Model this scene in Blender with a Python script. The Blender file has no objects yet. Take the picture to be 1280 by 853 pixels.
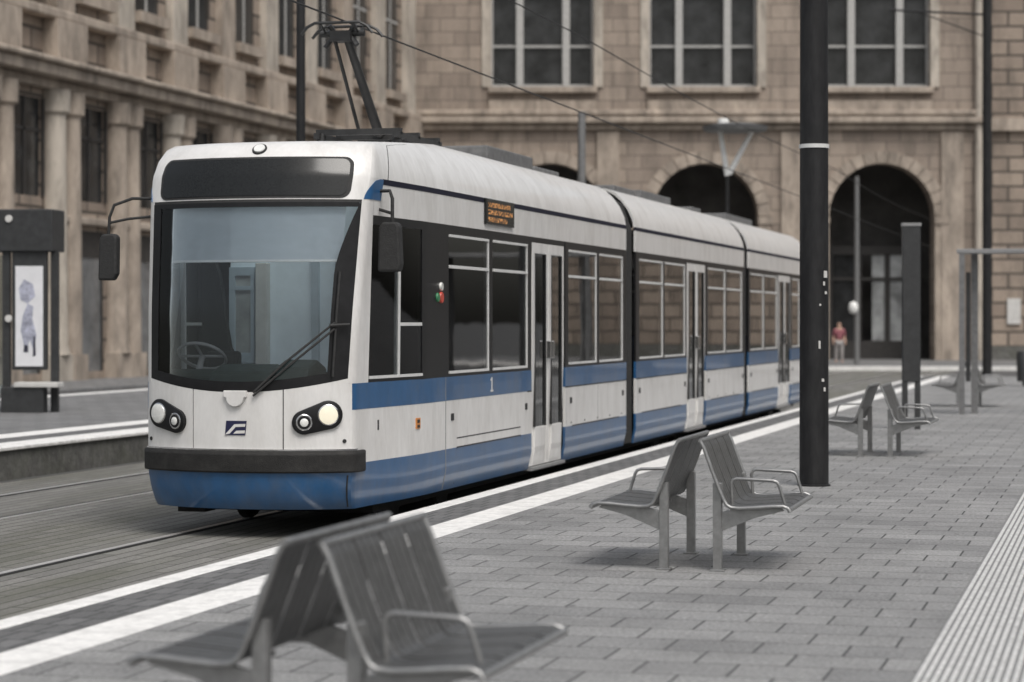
import bpy, bmesh, math, random
from mathutils import Vector, Matrix
random.seed(7)
R = math.radians
scene = bpy.context.scene
COL = scene.collection

# ------------------------------------------------------------------ materials
def mat(name, color, rough=0.6, metal=0.0, var=0.12, scale=6.0, bump=0.0, bscale=60.0,
        dirt=None, dirt_amt=0.0, dirt_scale=1.5, stretch=(1, 1, 1), spec=0.5, coat=0.0):
    m = bpy.data.materials.new(name); m.use_nodes = True
    nt = m.node_tree; N = nt.nodes; L = nt.links
    b = N['Principled BSDF']
    b.inputs['Roughness'].default_value = rough
    b.inputs['Metallic'].default_value = metal
    b.inputs['Specular IOR Level'].default_value = spec
    b.inputs['Coat Weight'].default_value = coat
    tc = N.new('ShaderNodeTexCoord'); mp = N.new('ShaderNodeMapping')
    mp.inputs['Scale'].default_value = stretch
    L.new(tc.outputs['Object'], mp.inputs['Vector'])
    n = N.new('ShaderNodeTexNoise'); n.inputs['Scale'].default_value = scale
    n.inputs['Detail'].default_value = 6.0; n.inputs['Roughness'].default_value = 0.65
    L.new(mp.outputs['Vector'], n.inputs['Vector'])
    cr = N.new('ShaderNodeValToRGB')
    c0 = tuple(max(0, c * (1 - var)) for c in color); c1 = tuple(min(1, c * (1 + var)) for c in color)
    cr.color_ramp.elements[0].position = 0.3; cr.color_ramp.elements[1].position = 0.7
    cr.color_ramp.elements[0].color = (*c0, 1); cr.color_ramp.elements[1].color = (*c1, 1)
    L.new(n.outputs['Fac'], cr.inputs['Fac'])
    out = cr.outputs['Color']
    if dirt:
        d = N.new('ShaderNodeTexNoise'); d.inputs['Scale'].default_value = dirt_scale
        d.inputs['Detail'].default_value = 8.0; d.inputs['Roughness'].default_value = 0.7
        L.new(mp.outputs['Vector'], d.inputs['Vector'])
        dr = N.new('ShaderNodeMapRange'); dr.inputs[1].default_value = 0.45; dr.inputs[2].default_value = 0.75
        dr.inputs[3].default_value = 0.0; dr.inputs[4].default_value = dirt_amt
        L.new(d.outputs['Fac'], dr.inputs[0])
        mx = N.new('ShaderNodeMix'); mx.data_type = 'RGBA'
        L.new(dr.outputs[0], mx.inputs[0]); L.new(out, mx.inputs[6]); mx.inputs[7].default_value = (*dirt, 1)
        out = mx.outputs[2]
    L.new(out, b.inputs['Base Color'])
    if bump:
        bn = N.new('ShaderNodeTexNoise'); bn.inputs['Scale'].default_value = bscale; bn.inputs['Detail'].default_value = 4
        L.new(mp.outputs['Vector'], bn.inputs['Vector'])
        bp = N.new('ShaderNodeBump'); bp.inputs['Strength'].default_value = bump; bp.inputs['Distance'].default_value = 0.02
        L.new(bn.outputs['Fac'], bp.inputs['Height']); L.new(bp.outputs['Normal'], b.inputs['Normal'])
    return m

def brick_mat(name, c1, c2, mortar, bw, rh, ms=0.012, rough=0.8, axes='xy', bump=0.5, grain=0.3, off=0.5, stain=(0.05, 0.05, 0.05), stain_amt=0.35, streak=(1, 1, 1), spots=0.0, gscale=45):
    """coursed paving / ashlar: axes picks which object axes run along and across the courses"""
    m = bpy.data.materials.new(name); m.use_nodes = True
    nt = m.node_tree; N = nt.nodes; L = nt.links
    b = N['Principled BSDF']; b.inputs['Roughness'].default_value = rough
    tc = N.new('ShaderNodeTexCoord'); sx = N.new('ShaderNodeSeparateXYZ'); cx = N.new('ShaderNodeCombineXYZ')
    L.new(tc.outputs['Object'], sx.inputs[0])
    idx = {'x': 0, 'y': 1, 'z': 2}
    L.new(sx.outputs[idx[axes[0]]], cx.inputs[0]); L.new(sx.outputs[idx[axes[1]]], cx.inputs[1])
    br = N.new('ShaderNodeTexBrick')
    br.inputs['Scale'].default_value = 1.0; br.inputs['Brick Width'].default_value = bw; br.inputs['Row Height'].default_value = rh
    br.inputs['Mortar Size'].default_value = ms; br.inputs['Mortar Smooth'].default_value = 0.2; br.inputs['Bias'].default_value = 0.0
    br.inputs['Color1'].default_value = (*c1, 1); br.inputs['Color2'].default_value = (*c2, 1); br.inputs['Mortar'].default_value = (*mortar, 1)
    br.offset = off
    L.new(cx.outputs[0], br.inputs['Vector'])
    n = N.new('ShaderNodeTexNoise'); n.inputs['Scale'].default_value = gscale; n.inputs['Detail'].default_value = 6; n.inputs['Roughness'].default_value = 0.8
    L.new(tc.outputs['Object'], n.inputs['Vector'])
    mr = N.new('ShaderNodeMapRange'); mr.inputs[1].default_value = 0.25; mr.inputs[2].default_value = 0.75
    mr.inputs[3].default_value = 1 - grain; mr.inputs[4].default_value = 1 + grain
    L.new(n.outputs['Fac'], mr.inputs[0])
    mu = N.new('ShaderNodeMix'); mu.data_type = 'RGBA'; mu.blend_type = 'MULTIPLY'; mu.inputs[0].default_value = 1
    L.new(br.outputs['Color'], mu.inputs[6]); L.new(mr.outputs[0], mu.inputs[7])
    d = N.new('ShaderNodeTexNoise'); d.inputs['Scale'].default_value = 0.7; d.inputs['Detail'].default_value = 9; d.inputs['Roughness'].default_value = 0.7
    sm_ = N.new('ShaderNodeMapping'); sm_.inputs['Scale'].default_value = streak; L.new(tc.outputs['Object'], sm_.inputs['Vector'])
    L.new(sm_.outputs[0], d.inputs['Vector'])
    dr = N.new('ShaderNodeMapRange'); dr.inputs[1].default_value = 0.45; dr.inputs[2].default_value = 0.75; dr.inputs[3].default_value = 0; dr.inputs[4].default_value = stain_amt
    L.new(d.outputs['Fac'], dr.inputs[0])
    mx = N.new('ShaderNodeMix'); mx.data_type = 'RGBA'; L.new(dr.outputs[0], mx.inputs[0]); L.new(mu.outputs[2], mx.inputs[6]); mx.inputs[7].default_value = (*stain, 1)
    last = mx.outputs[2]
    if spots:
        for sc_, rad, colr in ((1.7, .055, (.045, .045, .045, 1)), (2.3, .05, (.34, .34, .33, 1))):
            vo = N.new('ShaderNodeTexVoronoi'); vo.inputs['Scale'].default_value = sc_; L.new(tc.outputs['Object'], vo.inputs['Vector'])
            vm = N.new('ShaderNodeMapRange'); vm.inputs[1].default_value = rad; vm.inputs[2].default_value = rad * .6; vm.inputs[3].default_value = 0; vm.inputs[4].default_value = spots
            L.new(vo.outputs['Distance'], vm.inputs[0])
            m2 = N.new('ShaderNodeMix'); m2.data_type = 'RGBA'; L.new(vm.outputs[0], m2.inputs[0]); L.new(last, m2.inputs[6]); m2.inputs[7].default_value = colr; last = m2.outputs[2]
    L.new(last, b.inputs['Base Color'])
    ad = N.new('ShaderNodeMath'); ad.operation = 'MULTIPLY_ADD'
    L.new(br.outputs['Fac'], ad.inputs[0]); ad.inputs[1].default_value = -1.0; L.new(n.outputs['Fac'], ad.inputs[2])
    bp = N.new('ShaderNodeBump'); bp.inputs['Strength'].default_value = bump; bp.inputs['Distance'].default_value = 0.012
    L.new(ad.outputs[0], bp.inputs['Height']); L.new(bp.outputs['Normal'], b.inputs['Normal'])
    return m

def glass(name, tint=(0.55, 0.6, 0.6), gloss=1.0, rough=0.02, ior=1.5, boost=0.0):
    m = bpy.data.materials.new(name); m.use_nodes = True
    nt = m.node_tree; N = nt.nodes; L = nt.links
    N.remove(N['Principled BSDF'])
    out = N['Material Output']
    t = N.new('ShaderNodeBsdfTransparent'); t.inputs['Color'].default_value = (*tint, 1)
    g = N.new('ShaderNodeBsdfGlossy'); g.inputs['Roughness'].default_value = rough; g.inputs['Color'].default_value = (gloss, gloss, gloss, 1)
    tc = N.new('ShaderNodeTexCoord'); nz = N.new('ShaderNodeTexNoise'); nz.inputs['Scale'].default_value = 1.2
    L.new(tc.outputs['Object'], nz.inputs['Vector'])
    bp = N.new('ShaderNodeBump'); bp.inputs['Strength'].default_value = 0.05; bp.inputs['Distance'].default_value = 0.02
    L.new(nz.outputs['Fac'], bp.inputs['Height']); L.new(bp.outputs['Normal'], g.inputs['Normal'])
    fr = N.new('ShaderNodeFresnel'); fr.inputs['IOR'].default_value = ior
    ad = N.new('ShaderNodeMath'); ad.operation = 'ADD'; ad.inputs[1].default_value = boost; ad.use_clamp = True
    L.new(fr.outputs[0], ad.inputs[0])
    mx = N.new('ShaderNodeMixShader'); L.new(ad.outputs[0], mx.inputs[0]); L.new(t.outputs[0], mx.inputs[1]); L.new(g.outputs[0], mx.inputs[2])
    L.new(mx.outputs[0], out.inputs['Surface'])
    return m

def emit(name, color, strength, base=(0.02, 0.02, 0.02)):
    m = mat(name, base, 0.4)
    b = m.node_tree.nodes['Principled BSDF']
    b.inputs['Emission Color'].default_value = (*color, 1); b.inputs['Emission Strength'].default_value = strength
    return m

M = {}
M['white'] = mat('white_paint', (0.70, 0.69, 0.675), 0.32, var=0.06, scale=9, dirt=(0.36, 0.34, 0.31), dirt_amt=0.45, dirt_scale=2.2, stretch=(1.6, 1.6, 0.5), coat=0.3, bump=0.03, bscale=25)
M['blue'] = mat('blue_paint', (0.022, 0.092, 0.215), 0.30, var=0.14, scale=7, dirt=(0.11, 0.12, 0.14), dirt_amt=0.5, dirt_scale=2.5, stretch=(1, 1, 0.6), coat=0.35)
M['violet'] = mat('roofline_paint', (0.010, 0.010, 0.022), 0.6, var=0.2, spec=0.2)
M['black'] = mat('black_panel', (0.012, 0.012, 0.013), 0.35, var=0.3, scale=12, spec=0.25)
M['rubber'] = mat('rubber', (0.022, 0.022, 0.022), 0.75, var=0.3, scale=30, bump=0.2)
M['bumper'] = mat('bumper_plastic', (0.018, 0.0175, 0.017), 0.65, var=0.25, scale=40, spec=0.3, dirt=(0.06, 0.058, 0.055), dirt_amt=0.45, dirt_scale=6, bump=0.3, bscale=120)
M['frame'] = mat('light_window_trim', (0.66, 0.66, 0.65), 0.4, 0.1, var=0.1)
M['dark'] = mat('cab_plastic', (0.010, 0.011, 0.011), 0.8, var=0.3, scale=14)
M['dash'] = mat('dashboard_plastic', (0.02, 0.034, 0.03), 0.65, var=0.3, scale=10)
M['cabwall'] = mat('cab_wall_sky_tint', (0.74, 0.81, 0.87), 0.6, var=0.08, scale=3)  # pale blue put in for sky reflected in the windscreen
M['cabwall2'] = mat('cab_door_paint', (0.42, 0.49, 0.55), 0.5, var=0.1, scale=3)
M['greytrim'] = mat('grey_trim', (0.24, 0.24, 0.24), 0.5, var=0.15)
M['under'] = mat('underframe', (0.016, 0.016, 0.016), 0.9, var=0.3)
M['roofgear'] = mat('roof_equipment', (0.13, 0.13, 0.13), 0.6, var=0.3, scale=8)
M['panto'] = mat('pantograph_steel', (0.05, 0.05, 0.05), 0.5, 0.5, var=0.3)
M['pantolight'] = mat('pantograph_grey', (0.42, 0.42, 0.42), 0.45, 0.5, var=0.1)
M['seatfab'] = mat('seat_fabric', (0.06, 0.085, 0.14), 0.9, var=0.4, scale=25)
M['orange'] = mat('orange_rail', (0.55, 0.22, 0.05), 0.4)
M['lens'] = mat('lamp_lens', (0.80, 0.80, 0.77), 0.08, 0.1, var=0.08, scale=30, coat=1)
M['lensw'] = emit('warm_lamp_lens', (1.0, 0.86, 0.6), 0.25, (0.75, 0.72, 0.6))
M['chrome'] = mat('chrome', (0.62, 0.62, 0.62), 0.15, 1.0, var=0.05)
M['glass_front'] = glass('windscreen_glass', (0.95, 0.975, 0.99), ior=1.36)
M['glass_side'] = glass('side_glass', (0.5, 0.52, 0.53), boost=0.08)
M['glass_cab'] = glass('cab_side_glass', (0.8, 0.83, 0.84), boost=0.0)
M['glass_disp'] = mat('display_glass', (0.012, 0.013, 0.013), 0.15, var=0.4, scale=60, spec=0.35)
M['amber'] = emit('amber_dots', (1.0, 0.45, 0.14), 0.42, (0.3, 0.14, 0.04))
M['orangebadge'] = mat('orange_sticker', (0.62, 0.25, 0.07), 0.5)
M['red'] = mat('red_marker', (0.5, 0.06, 0.04), 0.3); M['green'] = mat('green_marker', (0.04, 0.2, 0.09), 0.3)
M['navy'] = mat('navy_badge', (0.018, 0.02, 0.06), 0.3, var=0.1)
M['steel'] = mat('bench_steel', (0.30, 0.30, 0.297), 0.38, 0.7, var=0.18, scale=14, bump=0.08, bscale=80)
M['slat'] = mat('bench_slat_steel', (0.10, 0.10, 0.099), 0.38, 0.4, var=0.28, scale=22, bump=0.1, bscale=90, dirt=(0.10, 0.10, 0.10), dirt_amt=0.5, dirt_scale=8)
M['mast'] = mat('mast_paint', (0.015, 0.015, 0.016), 0.55, var=0.3, scale=25, bump=0.15, bscale=40, dirt=(0.05, 0.05, 0.05), dirt_amt=0.35, dirt_scale=9, stretch=(1, 1, 0.25), spec=0.3)
M['mastgrey'] = mat('galvanised_mast', (0.20, 0.20, 0.20), 0.5, 0.4, var=0.2, scale=12)
M['sticker'] = mat('sticker_paper', (0.55, 0.54, 0.52), 0.7)
M['rail'] = mat('rail_steel', (0.62, 0.61, 0.60), 0.38, 0.55, var=0.2, scale=5, stretch=(1, 0.05, 1))
M['groove'] = mat('rail_groove', (0.008, 0.008, 0.008), 0.95)
M['asphalt'] = mat('street_asphalt', (0.085, 0.084, 0.082), 0.88, var=0.35, scale=3, bump=0.4, bscale=50, dirt=(0.04, 0.04, 0.04), dirt_amt=0.6, dirt_scale=0.4)
M['trackbed'] = brick_mat('track_paving', (0.205, 0.20, 0.187), (0.145, 0.142, 0.133), (0.05, 0.05, 0.042), 1.1, 0.155, 0.010, axes='yx', grain=0.55, bump=0.7, stain=(0.075, 0.078, 0.045), stain_amt=0.75, streak=(1.4, 0.18, 1), rough=0.85, gscale=40)
M['paver'] = brick_mat('platform_pavers', (0.285, 0.284, 0.28), (0.215, 0.215, 0.214), (0.055, 0.055, 0.055), 0.46, 0.40, 0.008, grain=0.85, bump=0.7, stain=(0.09, 0.09, 0.09), stain_amt=.65, spots=.75, gscale=38)
M['edgepaver'] = brick_mat('edge_pavers', (0.16, 0.16, 0.16), (0.115, 0.115, 0.115), (0.05, 0.05, 0.05), 0.15, 0.30, 0.010, grain=0.45, bump=0.6, axes='xy')
M['farpaver'] = brick_mat('far_pavers', (0.20, 0.20, 0.20), (0.15, 0.15, 0.15), (0.07, 0.07, 0.07), 0.4, 0.4, 0.012, grain=0.3)
M['whiteline'] = mat('white_edge_stone', (0.74, 0.73, 0.71), 0.75, var=0.14, scale=18, bump=0.2, bscale=70, dirt=(0.30, 0.30, 0.29), dirt_amt=0.55, dirt_scale=5)
M['kerb'] = mat('kerb_stone', (0.12, 0.118, 0.11), 0.85, var=0.4, scale=5, bump=0.5, bscale=25, dirt=(0.05, 0.055, 0.03), dirt_amt=0.6, dirt_scale=2)
M['tactile'] = mat('tactile_plate', (0.55, 0.55, 0.54), 0.75, var=0.18, scale=20, dirt=(0.16, 0.16, 0.16), dirt_amt=0.5, dirt_scale=8)
M['tactilebase'] = mat('tactile_base', (0.20, 0.20, 0.20), 0.85, var=0.25, scale=20)
STONE = dict(stain=(0.085, 0.072, 0.06), stain_amt=0.75, grain=0.3, bump=0.8, streak=(1.3, 1.3, .3), gscale=14)
M['stone'] = brick_mat('sandstone', (0.37, 0.305, 0.25), (0.255, 0.208, 0.172), (0.13, 0.108, 0.09), 1.3, 0.62, 0.02, axes='xz', **STONE)
M['stone_rust'] = brick_mat('rusticated_sandstone', (0.35, 0.285, 0.23), (0.25, 0.20, 0.162), (0.085, 0.07, 0.058), 1.5, 0.66, 0.06, axes='xz', **STONE)
M['stone_trim'] = mat('sandstone_trim', (0.38, 0.32, 0.265), 0.85, var=0.28, scale=1.5, bump=0.4, bscale=12, dirt=(0.075, 0.065, 0.055), dirt_amt=0.85, dirt_scale=1.4, stretch=(1, 1, .35))
M['stone_light'] = mat('pale_sandstone', (0.47, 0.42, 0.36), 0.85, var=0.25, scale=1.2, dirt=(0.11, 0.095, 0.08), dirt_amt=0.8, dirt_scale=1.5, stretch=(1, 1, .35))
M['winframe'] = mat('window_frame_paint', (0.42, 0.415, 0.40), 0.6, var=0.15)
M['winglass'] = mat('old_window_glass', (0.028, 0.029, 0.03), 0.12, var=0.7, scale=1.2, spec=0.4)
M['shopglass'] = mat('shop_window_glass', (0.15, 0.155, 0.16), 0.2, var=0.5, scale=0.9, spec=0.6)
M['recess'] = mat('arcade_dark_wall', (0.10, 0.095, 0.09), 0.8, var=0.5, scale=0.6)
M['portal'] = mat('portal_wood', (0.035, 0.032, 0.03), 0.6, var=0.3)
M['portalglass'] = mat('portal_glass', (0.34, 0.35, 0.35), 0.25, var=0.6, scale=0.8, spec=0.5)
M['shelter'] = mat('shelter_frame', (0.03, 0.031, 0.032), 0.5, var=0.3, scale=8)
M['shelterglass'] = glass('shelter_glass', (0.75, 0.8, 0.8), boost=0.05)
M['poster'] = mat('poster_paper', (0.70, 0.70, 0.72), 0.4, var=0.06)
M['posterblue'] = mat('poster_blue_ink', (0.36, 0.37, 0.45), 0.5, var=0.5, scale=9)
M['posterdark'] = mat('poster_dark_ink', (0.03, 0.03, 0.05), 0.5)
M['concrete'] = mat('pale_concrete', (0.55, 0.54, 0.52), 0.8, var=0.1)
M['skin'] = mat('skin', (0.5, 0.32, 0.24), 0.6); M['hair'] = mat('hair', (0.03, 0.02, 0.015), 0.8)
M['shirt'] = mat('red_shirt', (0.24, 0.085, 0.10), 0.9); M['trouser'] = mat('pale_trousers', (0.33, 0.31, 0.30), 0.85)
M['lampglass'] = mat('lamp_dish_white', (0.75, 0.75, 0.73), 0.4)

# ------------------------------------------------------------------ mesh builder
class MB:
    def __init__(s): s.v = []; s.f = []
    def add(s, vs, fs):
        o = len(s.v); s.v += [tuple(p) for p in vs]; s.f += [tuple(i + o for i in f) for f in fs]; return s
    def box(s, x0, x1, y0, y1, z0, z1):
        vs = [(x0, y0, z0), (x1, y0, z0), (x1, y1, z0), (x0, y1, z0), (x0, y0, z1), (x1, y0, z1), (x1, y1, z1), (x0, y1, z1)]
        return s.add(vs, [(0, 3, 2, 1), (4, 5, 6, 7), (0, 1, 5, 4), (1, 2, 6, 5), (2, 3, 7, 6), (3, 0, 4, 7)])
    def prism(s, pts, axis, a0, a1):
        """closed outline pts extruded along an axis; pts are the other two coordinates in order"""
        def mk(p, a):
            return {'x': (a, p[0], p[1]), 'y': (p[0], a, p[1]), 'z': (p[0], p[1], a)}[axis]
        n = len(pts); vs = [mk(p, a0) for p in pts] + [mk(p, a1) for p in pts]
        return s.add(vs, [tuple(range(n))[::-1], tuple(range(n, 2 * n))] + [(i, (i + 1) % n, n + (i + 1) % n, n + i) for i in range(n)])
    def tube(s, path, r, n=8, closed=False):
        P = [Vector(p) for p in path]; rings = []
        up = None
        for i, p in enumerate(P):
            a = P[i - 1] if i > 0 else P[i]; b = P[i + 1] if i < len(P) - 1 else P[i]
            t = (b - a).normalized()
            if up is None:
                up = Vector((0, 0, 1)) if abs(t.z) < 0.9 else Vector((1, 0, 0))
            x = t.cross(up)
            if x.length < 1e-4: x = t.cross(Vector((0.3, 1, 0.2)))
            x.normalize(); y = x.cross(t).normalized(); up = y
            rr = r[i] if isinstance(r, (list, tuple)) else r
            rings.append([p + x * math.cos(q) * rr + y * math.sin(q) * rr for q in [2 * math.pi * k / n for k in range(n)]])
        vs = [q for rg in rings for q in rg]; fs = []
        for i in range(len(rings) - 1):
            for k in range(n):
                fs.append((i * n + k, i * n + (k + 1) % n, (i + 1) * n + (k + 1) % n, (i + 1) * n + k))
        fs.append(tuple(range(n))[::-1]); fs.append(tuple((len(rings) - 1) * n + k for k in range(n)))
        return s.add(vs, fs)
    def disc(s, c, nrm, r, t, n=24, r2=None):
        """short cylinder centred at c, pointing along nrm"""
        c = Vector(c); nrm = Vector(nrm).normalized()
        return s.tube([c, c + nrm * t * 0.75, c + nrm * t], [r, r, (r2 if r2 is not None else r * 0.93)], n)
    def grid(s, fn, us, vs_, t0, t1):
        """slab over a surface fn(u,v)->(point, normal) from offset t0 (back) to t1 (front)"""
        nu, nv = len(us), len(vs_); F = []; B = []
        for v in vs_:
            for u in us:
                uu = u(v) if callable(u) else u
                p, n = fn(uu, v); F.append(p + n * t1); B.append(p + n * t0)
        N = nu * nv; fs = []
        for j in range(nv - 1):
            for i in range(nu - 1):
                a = j * nu + i; b = a + 1; c = a + nu + 1; d = a + nu
                fs.append((a, b, c, d)); fs.append((N + d, N + c, N + b, N + a))
        for j in range(nv - 1):
            a = j * nu; d = a + nu; fs.append((a, d, N + d, N + a))
            b = j * nu + nu - 1; c = b + nu; fs.append((b, N + b, N + c, c))
        for i in range(nu - 1):
            fs.append((i, N + i, N + i + 1, i + 1)); a = (nv - 1) * nu + i; fs.append((a, a + 1, N + a + 1, N + a))
        return s.add(F + B, fs)
    def build(s, name, m, parent=None, smooth=None, bevel=0.0):
        me = bpy.data.meshes.new(name); me.from_pydata(s.v, [], s.f); me.update()
        bm = bmesh.new(); bm.from_mesh(me); bmesh.ops.recalc_face_normals(bm, faces=bm.faces); bm.to_mesh(me); bm.free()
        me.materials.append(m)
        if smooth:
            me.polygons.foreach_set('use_smooth', [True] * len(me.polygons)); me.set_sharp_from_angle(angle=R(smooth))
        o = bpy.data.objects.new(name, me); COL.objects.link(o)
        if parent: o.parent = parent
        if bevel:
            bv = o.modifiers.new('edge', 'BEVEL'); bv.width = bevel; bv.segments = 2; bv.limit_method = 'ANGLE'; bv.angle_limit = R(40)
        return o

def tag(o, label=None, cat=None, group=None, kind=None):
    if label: o['label'] = label
    if cat: o['category'] = cat
    if group: o['group'] = group
    if kind: o['kind'] = kind
    return o
def thing(name, label, cat, loc=(0, 0, 0), rz=0.0, group=None):
    o = bpy.data.objects.new(name, None); COL.objects.link(o); o.empty_display_size = 0.3
    o.location = loc; o.rotation_euler = (0, 0, rz)
    return tag(o, label, cat, group)
def struct(mb, name, m, **k):
    o = mb.build(name, m, **k); o['kind'] = 'structure'; return o
def copy_tree(o, parent=None):
    c = o.copy(); COL.objects.link(c)
    if parent: c.parent = parent
    for ch in list(o.children): copy_tree(ch, c)
    return c
def rng(a, b, n): return [a + (b - a) * i / n for i in range(n + 1)]
def tab(T, z):
    if z <= T[0][0]: return T[0][1]
    for (z0, v0), (z1, v1) in zip(T, T[1:]):
        if z <= z1: return v0 + (v1 - v0) * (z - z0) / (z1 - z0)
    return T[-1][1]

# ------------------------------------------------------------------ setting: X across the platform, Y along the track, platform top z = 0
RAIL = -0.2
struct(MB().box(-900, 900, -60, 1500, -1.2, RAIL), 'ground', M['asphalt'])
struct(MB().box(-12.72, -6.24, -12, 92, RAIL + 0.0005, RAIL + 0.004), 'track_bed', M['trackbed'])
for xr in (-6.75, -8.15, -10.4, -11.8):
    inner = -1 if xr in (-6.75, -10.4) else 1
    struct(MB().box(xr - 0.032, xr + 0.032, -12, 92, RAIL + 0.002, RAIL + 0.012), 'rail', M['rail'])
    g0, g1 = sorted((xr + inner * 0.032, xr + inner * 0.085))
    struct(MB().box(g0, g1, -12, 92, RAIL + 0.002, RAIL + 0.008), 'rail_groove', M['groove'])
# island platform the camera stands on
PL0, PL1 = -12.0, 72.0
struct(MB().box(-6.19, -6.00, PL0, PL1, RAIL - 0.3, 0.0), 'platform_kerb', M['whiteline'], bevel=0.012)
struct(MB().box(-6.00, -5.56, PL0, PL1, RAIL - 0.3, -0.003), 'platform_edge_paving', M['edgepaver'])
struct(MB().box(-5.56, -5.21, PL0, PL1, RAIL - 0.3, 0.001), 'platform_edge_line', M['whiteline'])
struct(MB().box(-5.21, -0.98, PL0, PL1, RAIL - 0.3, 0.0), 'platform', M['paver'])
struct(MB().box(-0.98, -0.44, PL0, PL1, RAIL - 0.3, -0.004), 'tactile_paving_base', M['tactilebase'])
tp = MB()
for k in range(13):
    x = -0.965 + k * 0.041
    tp.prism([(x, -0.002), (x + 0.026, -0.002), (x + 0.021, 0.005), (x + 0.005, 0.005)], 'y', PL0, PL1)
struct(tp, 'tactile_paving', M['tactile'])
struct(MB().box(-0.44, 4.5, PL0, PL1, RAIL - 0.3, 0.0), 'platform_far_side', M['paver'])
# opposite platform
struct(MB().box(-13.15, -12.90, -12, 80, RAIL - 0.3, 0.155), 'opposite_platform_kerb', M['kerb'], bevel=0.01)
struct(MB().box(-13.40, -12.86, -12, 80, 0.156, 0.2), 'opposite_platform_edge', M['whiteline'], bevel=0.01)
struct(MB().box(-13.85, -13.15, -12, 80, RAIL - 0.3, 0.15), 'opposite_platform_base', M['kerb'])
struct(MB().box(-13.9, -13.40, -12, 80, 0.151, 0.197), 'opposite_platform_strip', M['edgepaver'])
struct(MB().box(-14.40, -13.9, -12, 80, RAIL - 0.3, 0.2), 'opposite_platform_line', M['whiteline'])
struct(MB().box(-20.6, -14.40, -12, 80, RAIL - 0.3, 0.197), 'opposite_platform', M['farpaver'])
struct(MB().box(-20.95, -20.6, -12, 80, RAIL - 0.3, 0.21), 'opposite_platform_rear_kerb', M['whiteline'])
struct(MB().box(-30.9, -26.5, 20, 97, RAIL - 0.1, -0.08), 'pavement', M['farpaver'])
# station forecourt beyond the end of the tracks, with its pale kerb
TH = R(15.03); cT, sT = math.cos(TH), math.sin(TH)
def far_pt(X, Z): return (X * cT - Z * sT, X * sT + Z * cT)
fk = MB(); corners = [far_pt(-20, 88), far_pt(45, 88), far_pt(45, 88.5), far_pt(-20, 88.5)]
fk.prism(corners, 'z', RAIL, RAIL + 0.16); struct(fk, 'forecourt_kerb', M['whiteline'])
fk = MB(); fk.prism([far_pt(-20, 88.5), far_pt(45, 88.5), far_pt(45, 110), far_pt(-20, 110)], 'z', RAIL, RAIL + 0.15); struct(fk, 'forecourt', M['farpaver'])

# ------------------------------------------------------------------ the tram
TRAM = thing('tram', 'long white and blue tram with black windscreen surround and raised pantograph, standing at the platform', 'tram', (-7.45, 18.8, RAIL))
bcT = [(.22, .16), (.3, .08), (.42, .02), (.58, 0), (1.36, 0), (2.0, .06), (2.95, .20), (3.2, .28), (3.36, .37), (3.46, .47), (3.5, .56), (3.55, 1.15), (3.6, 1.9), (3.65, 2.6), (3.7, 3.4)]
hT = [(.22, .93), (.58, .975), (1.36, .975), (2.95, 1.04), (3.2, 1.055), (3.36, 1.035), (3.46, 1.0), (3.5, .965), (3.6, .87), (3.7, .66)]
hsT = [(.22, 1.05), (.45, 1.1), (3.15, 1.1), (3.28, 1.075), (3.42, 1.01), (3.54, .92), (3.63, .82), (3.68, .73), (3.7, .66)]
BULGE = 0.30; TL = 4.5
def plan(u, z):
    sg = 1 if u >= 0 else -1; a = abs(u); h = tab(hT, z); hs = tab(hsT, z); bc = tab(bcT, z)
    def fr(q): return Vector((h * q, bc - BULGE * (1 - q ** 2.2), 0))
    def sd(s):
        t = min(1, s / 1.7); t = t * t * (3 - 2 * t) * 0.5 + t * 0.5
        return Vector((h + (hs - h) * t, s + bc * max(0, 1 - s / TL), 0))
    if a <= 0.93: p = fr(a)
    elif a < 1.07:
        t = (a - .93) / .14; p = fr(.93) * (1 - t) ** 2 + fr(1) * 2 * t * (1 - t) + sd(.07) * t * t
    else: p = sd(a - 1)
    return Vector((p.x * sg, p.y, z))
def S(u, z):
    p = plan(u, z); e = 0.004
    du = plan(u + e, z) - plan(u - e, z); z0, z1 = max(.23, z - e), min(3.699, z + e)
    dz = plan(u, z1) - plan(u, z0)
    n = du.cross(dz)
    if n.length < 1e-9: n = Vector((0, 0, 1))
    n.normalize()
    return p, n
def uy(y, sg=1):
    """parameter on the side wall that lands at distance y behind the cab corner, at any height"""
    def f(z):
        bc = tab(bcT, z); s = (y - bc) / (1 - bc / TL) if y < TL else y
        return sg * (1 + max(s, 0.0))
    return f
def span(y0, y1, sg=1, n=None):
    if n is None: n = 10 if y0 < 2.2 else (4 if y0 < 4.5 else 1)
    a, b = (y0, y1) if sg > 0 else (y1, y0)
    return [uy(q, sg) for q in rng(a, b, n)]
ZLOW = [.66, .9, 1.13]
ZSK = [.26, .3, .36, .45, .56, .66]
ZTOP = [3.17, 3.22, 3.28, 3.35, 3.42, 3.46, 3.5, 3.54, 3.57, 3.6, 3.63, 3.655, 3.68, 3.7]
SECT = [(0, 10.66, [(2.47, 3.95), (4.07, 5.53), (7.42, 8.93), (9.06, 10.46)], (5.68, 7.26)),
        (11.28, 20.32, [(11.5, 13.15), (13.27, 14.85), (16.78, 18.4), (18.52, 20.1)], (14.98, 16.60)),
        (20.84, 28.7, [(21.0, 22.55), (22.67, 24.22), (26.2, 27.3), (27.4, 28.5)], (24.36, 26.02))]
T_ = 0.03
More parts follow.
